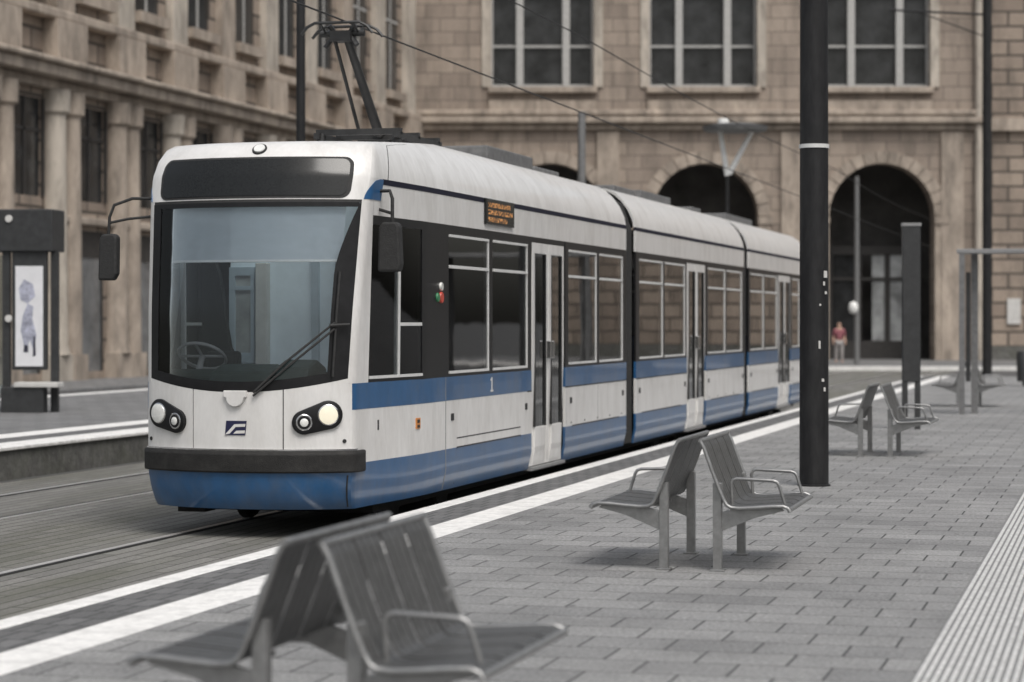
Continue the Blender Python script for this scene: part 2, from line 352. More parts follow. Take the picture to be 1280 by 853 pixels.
for si, (ya, yb, wins, door) in enumerate(SECT):
    shell = MB()
    for sg in (1, -1):
        band = MB(); line = MB()
        runs = [(ya, door[0]), (door[1], yb)] if sg > 0 else [(ya, yb)]
        for (r0, r1) in runs:
            st = [uy(q, sg) for q in ([r0] if r0 > 0 else [])]
            if r0 == 0:
                base = [sg * 1.0, sg * 1.03, sg * 1.07, sg * 1.15] + [uy(q, sg) for q in (.35, .6, .9, 1.3, 1.8, 2.4, 3.2, 4.2)] + [uy(r1, sg)]
            else: base = [uy(r0, sg), uy(r1, sg)]
            if sg < 0: base = base[::-1]
            skirt = MB().grid(S, base, ZSK, -T_, 0)
            if r0 == 0 and sg > 0: skirt.grid(S, rng(-1, 1, 24), [.26, .3, .36, .45, .56, .60], -T_, 0)
            skirt.build('skirt', M['blue'], TRAM, smooth=35)
            shell.grid(S, base, ZLOW, -T_, 0)
            MB().grid(S, base, [1.13, 1.245, 1.36], -T_, 0.002).build('blue_stripe', M['blue'], TRAM, smooth=35)
        # window band with real openings
        ws = list(wins)
        if sg < 0: ws = sorted(ws + [(door[0], door[1])])
        if si == 0: ws = [(0.34, 1.62)] + ws
        # band runs
        edges = [ya if si else 0.30] + [q for w in ws for q in w] + [yb]
        for k in range(0, len(edges), 2):
            p0, p1 = edges[k], edges[k + 1]
            if k:
                for zz in ([1.36, 1.39], [2.76, 2.84]): band.grid(S, span(edges[k - 1], p0, sg), zz, -T_, 0)
            if sg > 0 and p0 < door[0] < p1:
                band.grid(S, span(p0, door[0], sg), [1.36, 2.1, 2.84], -T_, 0); band.build('window_band', M['black'], TRAM, smooth=35); band = MB(); band.grid(S, span(door[1], p1, sg), [1.36, 2.1, 2.84], -T_, 0)
            elif si == 0 and k == 0:
                pass
            else: band.grid(S, span(p0, p1, sg), [1.36, 2.1, 2.84], -T_, 0)
        # cab corner pillar in white
        y0 = ya
        if si == 0:
            pill = [sg * (.955 if sg > 0 else .93), sg * .98, sg * 1.0, sg * 1.03, sg * 1.07, sg * 1.15, uy(.34, sg)]
            if sg < 0: pill = pill[::-1]
            shell.grid(S, pill, rng(1.36, 2.97, 10), -T_, 0)
            top = [sg * 1.0, sg * 1.03, sg * 1.07, sg * 1.15] + [uy(q, sg) for q in (.75, .9, 1.3, 1.8, 2.4, 3.2, 4.2, 5.2, yb)]
            if sg < 0: top = top[::-1]
            ltop = [sg * 1.30, sg * 1.5] + top[5:] if sg > 0 else top[:-5] + [sg * 1.5, sg * 1.30]
            lcap = [sg * q for q in (1.0, 1.03, 1.07, 1.15, 1.30)]
            if sg < 0: lcap = lcap[::-1]
            strip = [uy(q, sg) for q in (.34, .6, .9, 1.3, 1.8, 2.4, 3.2, 4.2, 5.2, yb)]
            if sg < 0: strip = strip[::-1]
            shell.grid(S, strip, [2.84, 2.97], -T_, 0)
            shell.grid(S, top, [2.97, 3.05, 3.12], -T_, 0)
            line.grid(S, ltop, [3.12, 3.17], -T_, 0.003); shell.grid(S, lcap, [3.12, 3.17], -T_, 0)
            cap = [sg * 1.0, sg * 1.03, sg * 1.07, sg * 1.2] + [sg * q for q in (1.5, 1.9, 2.4, 3.0, 3.8, 4.6, 5.5)] + [sg * (1 + yb)]
            if sg < 0: cap = cap[::-1]
            shell.grid(S, cap, ZTOP, -T_, 0)
        else:
            shell.grid(S, span(ya, yb, sg), [2.84, 2.97, 3.12], -T_, 0); line.grid(S, span(ya, yb, sg), [3.12, 3.17], -T_, 0.003)
            shell.grid(S, span(ya, yb, sg), ZTOP, -T_, 0)
        band.build('window_band', M['black'], TRAM, smooth=35); line.build('roof_line', M['violet'], TRAM, smooth=35)
    if si == 0:
        fu = rng(-1, 1, 28)
        front = MB()
        shell.grid(S, fu, rng(2.97, 3.17, 3) + ZTOP[1:8], -T_, 0)      # front brow
        zh = [3.54, 3.57, 3.6, 3.63, 3.655]                            # added roof opening, unseen, lets daylight onto the cab wall
        shell.grid(S, rng(-1, -.72, 4), zh, -T_, 0).grid(S, rng(.72, 1, 4), zh, -T_, 0).grid(S, fu, [3.655, 3.68, 3.7], -T_, 0)
        MB().grid(S, rng(-.72, .72, 12), zh, -.02, -.01).build('added_light_hatch', M['shelterglass'], TRAM, smooth=60)
        # panel below the windscreen follows its curved lower edge
        def low(u, v):
            z = .78 + v * (1.285 + .13 * u * u - .78); return S(u, z)
        for (a, b) in ((-1, -.435), (-.425, .425), (.435, 1)):
            MB().grid(low, rng(a, b, 12), rng(0, 1, 6), -T_, 0).build('front_panel', M['white'], TRAM, smooth=35)
        for q in (-.437, .423): MB().grid(low, [q, q + .014], rng(0, 1, 4), -T_, -0.006).build('panel_gap', M['rubber'], TRAM)
        MB().grid(S, [.952, .964], [.28, .36, .45, .56], -.01, 0.002).build('skirt_seam', M['rubber'], TRAM)
        # roof deck
        ring = [plan(u, 3.7) for u in rng(-1, 1, 20)]
    n = MB()
    if si == 0:
        pts = [(p.x, p.y) for p in ring] + [(.66, yb), (-.66, yb)]
    else: pts = [(-.66, ya), (.66, ya), (.66, yb), (-.66, yb)]
    shell.prism(pts, 'z', 3.66, 3.7)
    shell.build('body_shell', M['white'], TRAM, smooth=35)
    # panes with thin pale trim
    for sg in (1, -1):
        ws = list(wins) if sg > 0 else sorted(list(wins) + [door])
        if si == 0: ws = [(0.34, 1.62)] + ws
        for wi, (w0, w1) in enumerate(ws):
            cab = si == 0 and wi == 0
            fr = MB()
            if cab:
                fr.grid(S, span(w0 + .03, w1, sg), [1.39, 1.415], -.02, 0.006)
                fr.grid(S, span(1.02, 1.05, sg), [1.415, 2.75], -.02, 0.004)
                fr.grid(S, span(1.05, w1 - .02, sg), [1.86, 1.89], -.02, 0.006)
            else:
                for (z0, z1) in ((1.39, 1.415), (2.42, 2.45), (2.725, 2.75)):
                    fr.grid(S, span(w0 + .03, w1 - .03, sg, 3), [z0, z1], -.02, 0.006)
                fr.grid(S, span(w1 - .045, w1 - .03, sg), [1.415, 2.725], -.02, 0.004)
            fo = fr.build('side_window', M['frame'], TRAM)
            MB().grid(S, span(w0, w1, sg, 6), [1.39, 2.0, 2.76], -.016, -.008).build('pane', M['glass_cab'] if cab else M['glass_side'], fo, smooth=60)
    # double door on the platform side
    d0, d1 = door; dm = (d0 + d1) / 2
    for (a, b) in ((d0 + .05, dm - .012), (dm + .012, d1 - .05)):
        leaf = MB(); pz = (.72, 2.66); w = .13
        for (p, q, z0, z1) in ((a, a + w, .28, 2.78), (b - w, b, .28, 2.78), (a + w, b - w, .28, pz[0]), (a + w, b - w, pz[1], 2.78)):
            leaf.grid(S, span(p, q, 1, 1), [z0, (z0 + z1) / 2, z1], -.04, -.004)
        lo = leaf.build('door', M['white'], TRAM, bevel=0.008)
        MB().grid(S, span(a + w, b - w, 1, 1), [pz[0], pz[1]], -.03, -.018).build('pane', M['glass_disp'] if False else M['glass_side'], lo)
        gk = MB()
        for (p, q) in ((a + w - .015, a + w), (b - w, b - w + .015)): gk.grid(S, span(p, q, 1, 1), [pz[0], pz[1]], -.02, 0.003)
        gk.build('glazing_seal', M['rubber'], lo)
        hy = b - .05 if b < dm else a + .05
        MB().box(1.095, 1.15, hy - .035, hy + .035, 1.48, 1.68).build('handle', M['chrome'], lo, bevel=0.008)
    MB().grid(S, span(dm - .012, dm + .012, 1, 1), [.28, 2.78], -.05, -.012).build('door_seal', M['rubber'], TRAM)
    MB().grid(S, span(d0, d0 + .05, 1, 1), [.26, 2.84], -.05, -.006).grid(S, span(d0, d1, 1, 1), [2.78, 2.84], -.05, -.005).grid(S, span(d1 - .05, d1, 1, 1), [.26, 2.84], -.05, -.006).build('door_frame', M['black'], TRAM)
    MB().box(.75, 1.10, d0, d1, .24, .275).build('door_step', M['greytrim'], TRAM)
    # seams on the low skirt: hatch outlines and small marks
    marks = [(2.75, 5.2), (7.6, 10.2)] if si == 0 else [(ya + .4, door[0] - .5), (door[1] + .4, yb - .5)]
    for (a, b) in marks:
        h_ = MB().grid(S, span(a, a + .012, 1, 1), [.30, .66], -.005, 0.0015).grid(S, span(b, b + .012, 1, 1), [.30, .66], -.005, 0.0015)
        h_.grid(S, span(a, b + .012, 1, 2), [.655, .667], -.005, 0.003).build('hatch_seam', M['rubber'], TRAM)
    for q in ([7.33, 8.98] if si == 0 else [ya + .12, door[0] - .1, door[1] + .1, yb - .12]):
        MB().grid(S, span(q, q + .008, 1, 1), [.67, .9, 1.125], -.005, 0.0012).build('panel_line', M['greytrim'], TRAM)
    MB().grid(S, span(ya + .02 if si else 5.5, door[0], 1, 2), [1.122, 1.134], -.005, 0.0035).build('panel_line', M['rubber'], TRAM)
    MB().grid(S, span(door[1], yb, 1, 2), [1.122, 1.134], -.005, 0.0035).build('panel_line', M['rubber'], TRAM)
    for q in rng(door[1] + .3, yb - .3, 4):
        MB().disc((1.095, q, .70), (1, 0, 0), .012, .01, 8).build('screw', M['rubber'], TRAM)
    if si == 0:
        MB().grid(S, span(2.75, 5.2, 1, 2), [.745, .757], -.005, 0.0015).build('panel_line', M['rubber'], TRAM)
        for q in (2.36,): MB().grid(S, span(q, q + .014, 1, 1), [.27, .45, .66, .9, 1.36], -.005, 0.0035).build('panel_line', M['greytrim'], TRAM)
    for q in ([2.55, 5.4, 7.5, 10.4] if si == 0 else [ya + .2, door[0] - .2, door[1] + .2, yb - .2]):
        MB().grid(S, span(q, q + .09, 1, 1), [.93, 1.0], -.005, 0.006).build('side_reflector', M['rubber'], TRAM)

# blue flash above the pillars, curving up into the roof line
for sg in (1, -1):
    def fl(k, sg=sg):
        def f(z):
            t = min(1, max(0, (z - 2.975) / .19)); a = .97 + .26 * (1 - math.sqrt(max(0, 1 - t * t))); return sg * (a + (1.32 - a) * k)
        return f
    us = [fl(k) for k in rng(0, 1, 8)]
    if sg < 0: us = us[::-1]
    MB().grid(S, us, rng(2.975, 3.165, 10), -.005, 0.005).build('pillar_flash', M['blue'], TRAM, smooth=35)
    us = [sg * 1.44, sg * 1.455]
    if sg < 0: us = us[::-1]
    MB().grid(S, us, ZTOP[:9], -.005, 0.002).build('roof_seam', M['rubber'], TRAM)

# windscreen, frit border, bumper, display
def scr(u, v):
    zb = 1.285 + .13 * u * u; return S(u, zb + v * (2.945 - zb))
MB().grid(scr, rng(-.93, .955, 40), rng(0, 1, 16), -.014, -.006).build('windscreen', M['glass_front'], TRAM, smooth=60)
fb = MB()
fb.grid(scr, [-.93, -.91, -.88, -.845], rng(0, 1, 14), -.005, 0.001)
fb.grid(scr, [lambda v: .955 - .155 * (1 - max(0, (v - .62) / .38) ** 1.3) - .01, lambda v: .955 - .07 * (1 - max(0, (v - .62) / .38)) - .005, .955], rng(0, 1, 20), -.005, 0.001)
fb.grid(scr, rng(-.845, .80, 20), [0, .03, .055], -.005, 0.001)
fb.grid(scr, rng(-.845, .94, 20), [.975, 1.0], -.005, 0.001)
fb.build('windscreen_border', M['black'], TRAM, smooth=40)
MB().grid(S, rng(-.93, .955, 24), [2.945, 2.97], -.02, -.003).build('windscreen_seal', M['rubber'], TRAM, smooth=40)
bp = MB(); us = rng(-1, 1, 24); us = [-1.22, -1.14, -1.07, -1.03] + us + [1.03, 1.07, 1.14, 1.22]
bp.grid(S, us, [.585, .60, .625, .68, .735, .76, .775], -.02, 0.034)
bp.build('bumper', M['bumper'], TRAM, smooth=50, bevel=0.015)
MB().grid(S, us[2:-2], [.778, .792], -.02, 0.012).build('bumper_trim', M['chrome'], TRAM, smooth=40)
def rounded(w, zc, hh, r):
    def f(z, sg):
        d = abs(z - zc) - (hh - r)
        return sg * (w - (r - math.sqrt(max(0, r * r - d * d)) if d > 0 else 0))
    return f
rf = rounded(.83, 3.165, .165, .06)
zs = [3.0, 3.004, 3.012, 3.025, 3.04, 3.06] + rng(3.09, 3.24, 4) + [3.27, 3.29, 3.305, 3.318, 3.326, 3.33]
MB().grid(S, [(lambda z, k=k: rf(z, 1) * k) for k in rng(-1, 1, 24)], zs, -.01, 0.010).build('destination_display', M['glass_disp'], TRAM, smooth=40)
rf2 = rounded(.86, 3.165, .185, .075)
zs2 = [2.98, 2.984, 2.99, 3.0, 3.02, 3.05] + rng(3.09, 3.24, 4) + [3.28, 3.305, 3.325, 3.34, 3.347, 3.35]
MB().grid(S, [(lambda z, k=k: rf2(z, 1) * k) for k in rng(-1, 1, 24)], zs2, -.01, 0.005).build('display_seal', M['rubber'], TRAM, smooth=40)
# brow lamp
p, n = S(.05, 3.425)
o = MB().disc(p - n * .01, n, .068, .022).build('brow_lamp', M['rubber'], TRAM, smooth=30)
MB().disc(p - n * .01, n, .053, .03).build('lens', M['lens'], o, smooth=30)
# headlights
for sg in (-1, 1):
    p, n = S(sg * .705, 1.06); tx = Vector((0, 0, 1)).cross(n).normalized(); up = n.cross(tx)
    a, b = Vector((-.105, -.035 * 1, 0)), Vector((.105, .03, 0))
    if sg < 0: a, b = Vector((-.105, .03, 0)), Vector((.105, -.035, 0))
    ra, rb = (.105, .125) if sg > 0 else (.125, .105)
    out = []
    d = (b - a).normalized(); ang = math.atan2(d.y, d.x)
    for k in range(15): q = ang + math.pi / 2 + math.pi * k / 14; out.append((a.x + ra * math.cos(q), a.y + ra * math.sin(q)))
    for k in range(15): q = ang - math.pi / 2 + math.pi * k / 14; out.append((b.x + rb * math.cos(q), b.y + rb * math.sin(q)))
    def P3(q, t): return p + tx * q[0] + up * q[1] + n * t
    vs = [P3(q, -.05) for q in out] + [P3(q, .020) for q in out] + [P3((q[0] * .95, q[1] * .93), .026) for q in out]
    N_ = len(out); fs = [tuple(range(N_))[::-1]] + [tuple(2 * N_ + k for k in range(N_))]
    for j in (0, 1): fs += [(j * N_ + k, j * N_ + (k + 1) % N_, (j + 1) * N_ + (k + 1) % N_, (j + 1) * N_ + k) for k in range(N_)]
    pod = MB().add(vs, fs).build('headlight', M['black'], TRAM, smooth=40)
    big, small = (b, a) if sg > 0 else (a, b)
    cb = P3((big.x, big.y), .018); cs = P3((small.x, small.y), .018)
    MB().disc(cb, n, .092, .014).build('lamp_rim', M['chrome'], pod, smooth=30)
    MB().disc(cb, n, .082, .030, r2=.05).build('lens', M['lensw'] if sg > 0 else M['lens'], pod, smooth=30)
    MB().disc(cs, n, .072, .012).build('lamp_rim', M['chrome'], pod, smooth=30)
    MB().disc(cs, n, .058, .016).build('lamp_bowl', M['black'], pod, smooth=30)
    MB().disc(cs, n, .036, .026, r2=.02).build('lens', M['lens'], pod, smooth=30)
    p2, n2 = S(sg * .93, .86); MB().disc(p2 - n2 * .005, n2, .018, .012, 12).build('bolt', M['rubber'], TRAM)
# badge: navy field with a white slanted double stroke
p, n = S(-.0, .975); tx = Vector((0, 0, 1)).cross(n).normalized(); up = n.cross(tx)
def plate(outline, t0, t1):
    vs = [p + tx * q[0] + up * q[1] + n * t0 for q in outline] + [p + tx * q[0] + up * q[1] + n * t1 for q in outline]
    k = len(outline); return MB().add(vs, [tuple(range(k))[::-1], tuple(range(k, 2 * k))] + [(i, (i + 1) % k, k + (i + 1) % k, k + i) for i in range(k)])
bd = plate([(-.10, -.062), (.088, -.062), (.10, .062), (-.088, .062)], -.005, .006).build('badge', M['navy'], TRAM)
wm = plate([(-.098, -.058), (-.055, -.05), (.0, .008), (.088, .012), (.092, .036), (-.012, .032)], .004, .0085)
wm2 = plate([(-.022, -.05), (.084, -.046), (.087, -.02), (.006, -.024)], .004, .0085)
wm.add(wm2.v, wm2.f); wm.build('badge_mark', M['white'], bd)
# half-round cap under the windscreen
p, n = S(0, 1.245)
tx = Vector((0, 0, 1)).cross(n).normalized(); up = n.cross(tx)
hc = [(-.105, .055), (-.105, .0)] + [(.08 * math.cos(q), -.01 + .075 * math.sin(q)) for q in rng(math.pi, 2 * math.pi, 12)] + [(.105, .0), (.105, .055)]
plate(hc, -.01, .035).build('wiper_cap', M['white'], TRAM, bevel=0.006)
# side marks
MB().grid(S, span(1.45, 1.56, 1, 1), [.90, 1.0], -.004, .005).build('orange_marker', M['orangebadge'], TRAM)
MB().grid(S, span(1.475, 1.535, 1, 1), [.955, .985], 0, .009).grid(S, span(1.475, 1.535, 1, 1), [.91, .935], 0, .009).build('marker_symbol', M['rubber'], TRAM)
MB().grid(S, span(.55, .575, 1, 1), [.93, 1.02], -.004, .005).build('side_slot', M['rubber'], TRAM)
# white "1" on the blue stripe
MB().grid(S, span(4.02, 4.045, 1, 1), [1.175, 1.32], 0, .006).grid(S, span(3.985, 4.02, 1, 1), [1.285, 1.305], 0, .006).grid(S, span(3.985, 4.08, 1, 1), [1.17, 1.19], 0, .0065).build('coach_number', M['white'], TRAM)
# side turn marker, white over red and green
mo = MB().disc((1.075, 2.2, 2.13), (1, 0, 0), .055, .045, 16).build('side_marker_lamp', M['red'], TRAM, smooth=30)
MB().disc((1.075, 2.2, 2.235), (1, 0, 0), .042, .045, 16).build('white_lens', M['lens'], mo, smooth=30)
MB().disc((1.075, 2.09, 2.13), (1, 0, 0), .045, .042, 16).build('green_lens', M['green'], mo, smooth=30)
# side destination sign
sd = MB().grid(S, span(3.74, 4.86, 1, 1), [2.90, 3.0, 3.10, 3.16, 3.17], -.01, .02)
sd = MB().box(1.07, 1.125, 3.74, 4.86, 2.90, 3.17).build('side_display', M['glass_disp'], TRAM, bevel=0.008)
am_ = M['amber']; nt = am_.node_tree; pb = nt.nodes['Principled BSDF']
tc = nt.nodes.new('ShaderNodeTexCoord'); mp = nt.nodes.new('ShaderNodeMapping'); mp.inputs['Scale'].default_value = (1, 30, 45)
nz = nt.nodes.new('ShaderNodeTexNoise'); nz.inputs['Scale'].default_value = 1.0; nz.inputs['Detail'].default_value = 2
th = nt.nodes.new('ShaderNodeMapRange'); th.inputs[1].default_value = .47; th.inputs[2].default_value = .58; th.inputs[3].default_value = 0.0; th.inputs[4].default_value = .55
nt.links.new(tc.outputs['Object'], mp.inputs['Vector']); nt.links.new(mp.outputs['Vector'], nz.inputs['Vector']); nt.links.new(nz.outputs['Fac'], th.inputs[0]); nt.links.new(th.outputs[0], pb.inputs['Emission Strength'])
for l in list(pb.inputs['Base Color'].links): nt.links.remove(l)
pb.inputs['Base Color'].default_value = (.02, .012, .01, 1)
for (z, y1) in ((3.105, 4.70), (3.03, 4.78), (2.955, 4.55)): MB().box(1.120, 1.128, 3.82, y1, z - .024, z + .024).build('lit_text', am_, sd)

# gangway bellows
for (a, b) in ((10.66, 11.28), (20.32, 20.84)):
    g = MB(); prof = [(-1.02, .3), (-1.02, 3.1), (-.9, 3.45), (-.62, 3.6), (.62, 3.6), (.9, 3.45), (1.02, 3.1), (1.02, .3)]
    nf = 8; rings = []
    for k in range(nf * 2 + 1):
        y = a + (b - a) * k / (nf * 2); s_ = 1.03 if k % 2 else 0.965
        rings.append([(q[0] * s_, y, 1.9 + (q[1] - 1.9) * (1 + (s_ - 1) * .7)) for q in prof])
    vs = [q for rg in rings for q in rg]; np_ = len(prof)
    fs = [(i * np_ + k, i * np_ + k + 1, (i + 1) * np_ + k + 1, (i + 1) * np_ + k) for i in range(len(rings) - 1) for k in range(np_ - 1)]
    g.add(vs, fs); g.build('gangway_bellows', M['rubber'], TRAM)
# rear wall
MB().prism([(-1.07, .3), (1.07, .3), (1.07, 3.13), (.9, 3.5), (.64, 3.66), (-.64, 3.66), (-.9, 3.5), (-1.07, 3.13)], 'y', 28.66, 28.72).build('rear_wall', M['white'], TRAM)
MB().box(-.9, .9, 28.72, 28.74, 1.4, 2.8).build('rear_window', M['glass_disp'], TRAM)
# floor, underframe, wheels
MB().box(-1.03, 1.03, 1.9, 28.6, .30, .36).box(-.88, .88, .35, 1.9, .30, .358).build('floor', M['dark'], TRAM)
MB().prism([(-.85, .9), (.85, .9), (.85, 28.2), (-.85, 28.2)], 'z', .16, .30).build('underframe', M['under'], TRAM)
for yb_ in (2.6, 15.2, 26.0):
    bg = MB().box(-.6, .6, yb_ - 1.0, yb_ + 1.0, .17, .29).build('bogie', M['under'], TRAM)
    for dy in (-.8, .8):
        for sx in (-.7, .7):
            MB().disc((sx - .05, yb_ + dy, .30), (1, 0, 0), .29, .1).build('wheel', M['under'], bg, smooth=30)
MB().box(-.78, -.52, .25, .5, .19, .30).build('track_sander', M['under'], TRAM)

# cab interior
MB().box(-.86, .98, 1.70, 1.74, .36, 3.40).build('cab_wall', M['cabwall'], TRAM)
cd = MB()
for (x0, x1, z0, z1) in ((-.86, -.80, 1.5, 2.42), (-.64, -.60, 1.5, 2.42), (-.80, -.64, 2.34, 2.42), (-.80, -.64, 2.2, 2.24), (-.80, -.64, 1.5, 1.6)):
    cd.box(x0, x1, 1.66, 1.70, z0, z1)
cd.build('cab_window_frame', M['cabwall2'], TRAM)
MB().box(-.80, -.64, 1.68, 1.70, 1.6, 2.34).build('cab_window_pane', M['portalglass'], TRAM)
MB().box(-.57, -.45, 1.60, 1.70, .36, 2.46).build('cab_post', M['concrete'], TRAM, bevel=0.01)
MB().box(-.02, .05, 1.66, 1.70, .4, 2.95).box(.22, .26, 1.66, 1.70, .4, 2.95).build('cab_door_frame', M['cabwall2'], TRAM)
pr = [(-1.08, .4), (-1.08, 2.95), (-1.06, 2.80), (-1.0, 2.62), (-.90, 2.35), (-.85, 2.05), (-.825, 1.84), (-.79, 1.65), (-.70, 1.5), (-.62, 1.42), (-.6, .4)]
MB().prism(pr, 'y', 1.50, 1.58).build('reflected_curve_panel', M['dark'], TRAM)  # dark curved panel standing in for a reflection in the windscreen
dk = MB()
prof = [(.06, .4), (.0, 1.25), (.1, 1.40), (.34, 1.47), (.56, 1.40), (.62, 1.2), (.62, .4)]
for (x0, x1, dz, dy) in ((-.9, -.36, .0, .05), (-.36, .22, .05, -.12), (.22, .55, .09, -.05), (.55, .88, -.02, .05)):
    dk.prism([(a + dy, b_ + (dz if b_ > 1 else 0)) for a, b_ in prof], 'x', x0, x1)
dk.build('dashboard', M['dash'], TRAM, bevel=0.03)
sw = MB(); c0 = Vector((-.74, .72, 1.58)); ax = Vector((0, .55, .83)).normalized(); e1 = Vector((1, 0, 0)); e2 = ax.cross(e1)
sw.tube([c0 + (e1 * math.cos(q) + e2 * math.sin(q)) * .22 for q in rng(0, 2 * math.pi, 24)], .016, 6)
sw.tube([c0 - ax * .3, c0], .03, 8); sw.tube([c0 - e1 * .21, c0 + e1 * .21], .014, 6); sw.tube([c0, c0 - e2 * .21], .014, 6)
sw.build('steering_wheel', M['greytrim'], TRAM, smooth=50)
ds = MB().box(-.98, -.58, .95, 1.35, .85, .98).box(-.96, -.62, 1.3, 1.42, .98, 1.62).build('driver_seat', M['dark'], TRAM, bevel=0.04)
# translucent roller blind behind the upper windscreen
bl = bpy.data.materials.new('blind_film'); bl.use_nodes = True; nt = bl.node_tree; b_ = nt.nodes['Principled BSDF']
b_.inputs['Base Color'].default_value = (.80, .85, .89, 1); b_.inputs['Roughness'].default_value = .8
tr = nt.nodes.new('ShaderNodeBsdfTransparent'); mx = nt.nodes.new('ShaderNodeMixShader'); nz = nt.nodes.new('ShaderNodeTexNoise'); nz.inputs['Scale'].default_value = 5
mr = nt.nodes.new('ShaderNodeMapRange'); mr.inputs[3].default_value = .55; mr.inputs[4].default_value = .70
nt.links.new(nz.outputs['Fac'], mr.inputs[0]); nt.links.new(mr.outputs[0], mx.inputs[0])
tl = nt.nodes.new('ShaderNodeBsdfTranslucent'); tl.inputs['Color'].default_value = (.80, .85, .89, 1); ad = nt.nodes.new('ShaderNodeMixShader'); ad.inputs[0].default_value = .45
nt.links.new(b_.outputs[0], ad.inputs[1]); nt.links.new(tl.outputs[0], ad.inputs[2])
nt.links.new(tr.outputs[0], mx.inputs[1]); nt.links.new(ad.outputs[0], mx.inputs[2]); nt.links.new(mx.outputs[0], nt.nodes['Material Output'].inputs['Surface'])
so = MB().grid(S, rng(-.82, .85, 20), rng(2.44, 2.93, 4), -.075, -.07).build('sun_blind', bl, TRAM, smooth=60)
MB().grid(S, rng(-.82, .85, 20), [2.43, 2.45], -.082, -.062).build('blind_rod', M['frame'], so, smooth=60)
# passenger seats and grab poles
for k, y in enumerate((2.6, 3.5, 4.4, 5.2, 7.9, 8.7, 9.6, 12.0, 12.9, 13.8, 17.2, 18.1, 19.2, 21.5, 22.6, 23.5, 26.9)):
    for sx in (.62, -.62):
        if sx > 0 and False: continue
        MB().box(sx - .4, sx + .4, y, y + .42, .74, .84).box(sx - .4, sx + .4, y + .36, y + .46, .84, 1.55 + .1 * (k % 2)).build('passenger_seat', M['seatfab'], TRAM, bevel=0.04)
for y in (2.4, 5.55, 7.35, 10.3, 11.6, 14.9, 16.7, 20.0, 24.2, 26.1):
    for sx in (.5, -.45): MB().tube([(sx, y, .36), (sx, y, 3.5)], .02, 8).build('grab_pole', M['orange'] if y in (5.55, 16.7) else M['greytrim'], TRAM)

# wiper
def sp(u, z, t=0.02):
    p, n = S(u, z); return p + n * t
wp = MB()
for d in (-.028, .028):
    wp.tube([sp(.17, 1.27 + d * .5, .03), sp(.45, 1.52 + d, .045), sp(.82, 1.86 + d, .045)], .011, 6)
wo = wp.build('wiper', M['rubber'], TRAM, smooth=60)
bl_ = MB(); bl_.tube([sp(.83, z, .03) for z in rng(1.42, 2.33, 8)], .012, 6); bl_.tube([sp(.78, 1.86, .05), sp(.93, 1.87, .05)], .016, 6)
bl_.build('wiper_blade', M['rubber'], wo)

# mirrors
ml = MB(); A = plan(-1.05, 2.98)
ml.tube([A + Vector((0.02, 0, .03)), A + Vector((-.16, -.06, .03)), A + Vector((-.32, -.10, -.03)), A + Vector((-.36, -.11, -.14)), A + Vector((-.37, -.11, -.30))], .014, 8)
ml.tube([A + Vector((0.02, 0, -.13)), A + Vector((-.2, -.07, -.155)), A + Vector((-.36, -.11, -.19))], .012, 8)
mo = ml.build('mirror', M['rubber'], TRAM, smooth=60)
c = A + Vector((-.37, -.11, -.50))
MB().prism([(c.x - .085, c.z - .21), (c.x + .06, c.z - .21), (c.x + .095, c.z - .15), (c.x + .10, c.z + .18), (c.x + .07, c.z + .21), (c.x - .04, c.z + .21), (c.x - .075, c.z + .17)], 'y', c.y - .05, c.y + .05).build('mirror_housing', M['rubber'], mo, bevel=0.02)
mr_ = MB(); A = plan(1.28, 3.06)
mr_.tube([A + Vector((-.02, 0, 0)), A + Vector((.10, -.03, .0)), A + Vector((.13, -.05, -.07)), A + Vector((.13, -.05, -.30))], .016, 8)
mr_.tube([A + Vector((-.02, .0, -.16)), A + Vector((.12, -.05, -.20))], .014, 8)
mo = mr_.build('mirror', M['rubber'], TRAM, smooth=60)
c = A + Vector((.11, -.06, -.50))
MB().prism([(c.x - .10, c.z - .22), (c.x + .10, c.z - .22), (c.x + .115, c.z - .15), (c.x + .10, c.z + .19), (c.x + .07, c.z + .22), (c.x - .06, c.z + .22), (c.x - .09, c.z + .17)], 'y', c.y - .06, c.y + .06).build('mirror_housing', M['rubber'], mo, bevel=0.02)

# roof equipment and pantograph
for (y0, y1, x0, x1, h) in ((3.9, 4.6, -.5, .3, .05), (5.6, 7.6, -.2, .62, .16), (8.2, 9.4, -.5, .5, .10), (12.2, 13.6, -.5, .6, .10), (14.5, 16.8, -.5, .5, .16), (18.0, 18.8, .1, .62, .08), (22, 25, -.5, .5, .16)):
    MB().box(x0, x1, y0, y1, 3.70, 3.70 + h).build('roof_unit', M['roofgear'], TRAM, bevel=0.02)
PB = MB()
for sx in (-.42, .42): PB.box(sx - .03, sx + .03, 2.9, 4.4, 3.74, 3.80)
for y in (3.0, 3.6, 4.3): PB.box(-.45, .45, y - .03, y + .03, 3.78, 3.84)
for sx in (-.4, .4):
    for y in (3.0, 4.3): PB.tube([(sx, y, 3.66), (sx, y, 3.80)], [.06, .045], 8)
po = PB.build('pantograph', M['panto'], TRAM)
ar = MB()
ar.tube([(0, 4.3, 3.84), (.04, 3.45, 3.85)], [.06, .055], 8)
ar.tube([(.06, 3.45, 3.83), (.0, 2.60, 4.74)], [.055, .04], 8)
ar.tube([(-.10, 3.3, 3.83), (-.10, 2.56, 4.68)], .02, 6)
ar.build('pantograph_arm', M['panto'], po, smooth=50)
hd = MB(); hy = 2.58
hd.tube([(-.26, hy, 4.75), (.20, hy, 4.75)], .032, 8)
hd.tube([(-.20, hy - .03, 4.61), (-.10, hy, 4.75), (-.15, hy - .05, 4.83)], .028, 6); hd.tube([(.13, hy - .03, 4.63), (.04, hy, 4.75), (.12, hy - .05, 4.83)], .028, 6)
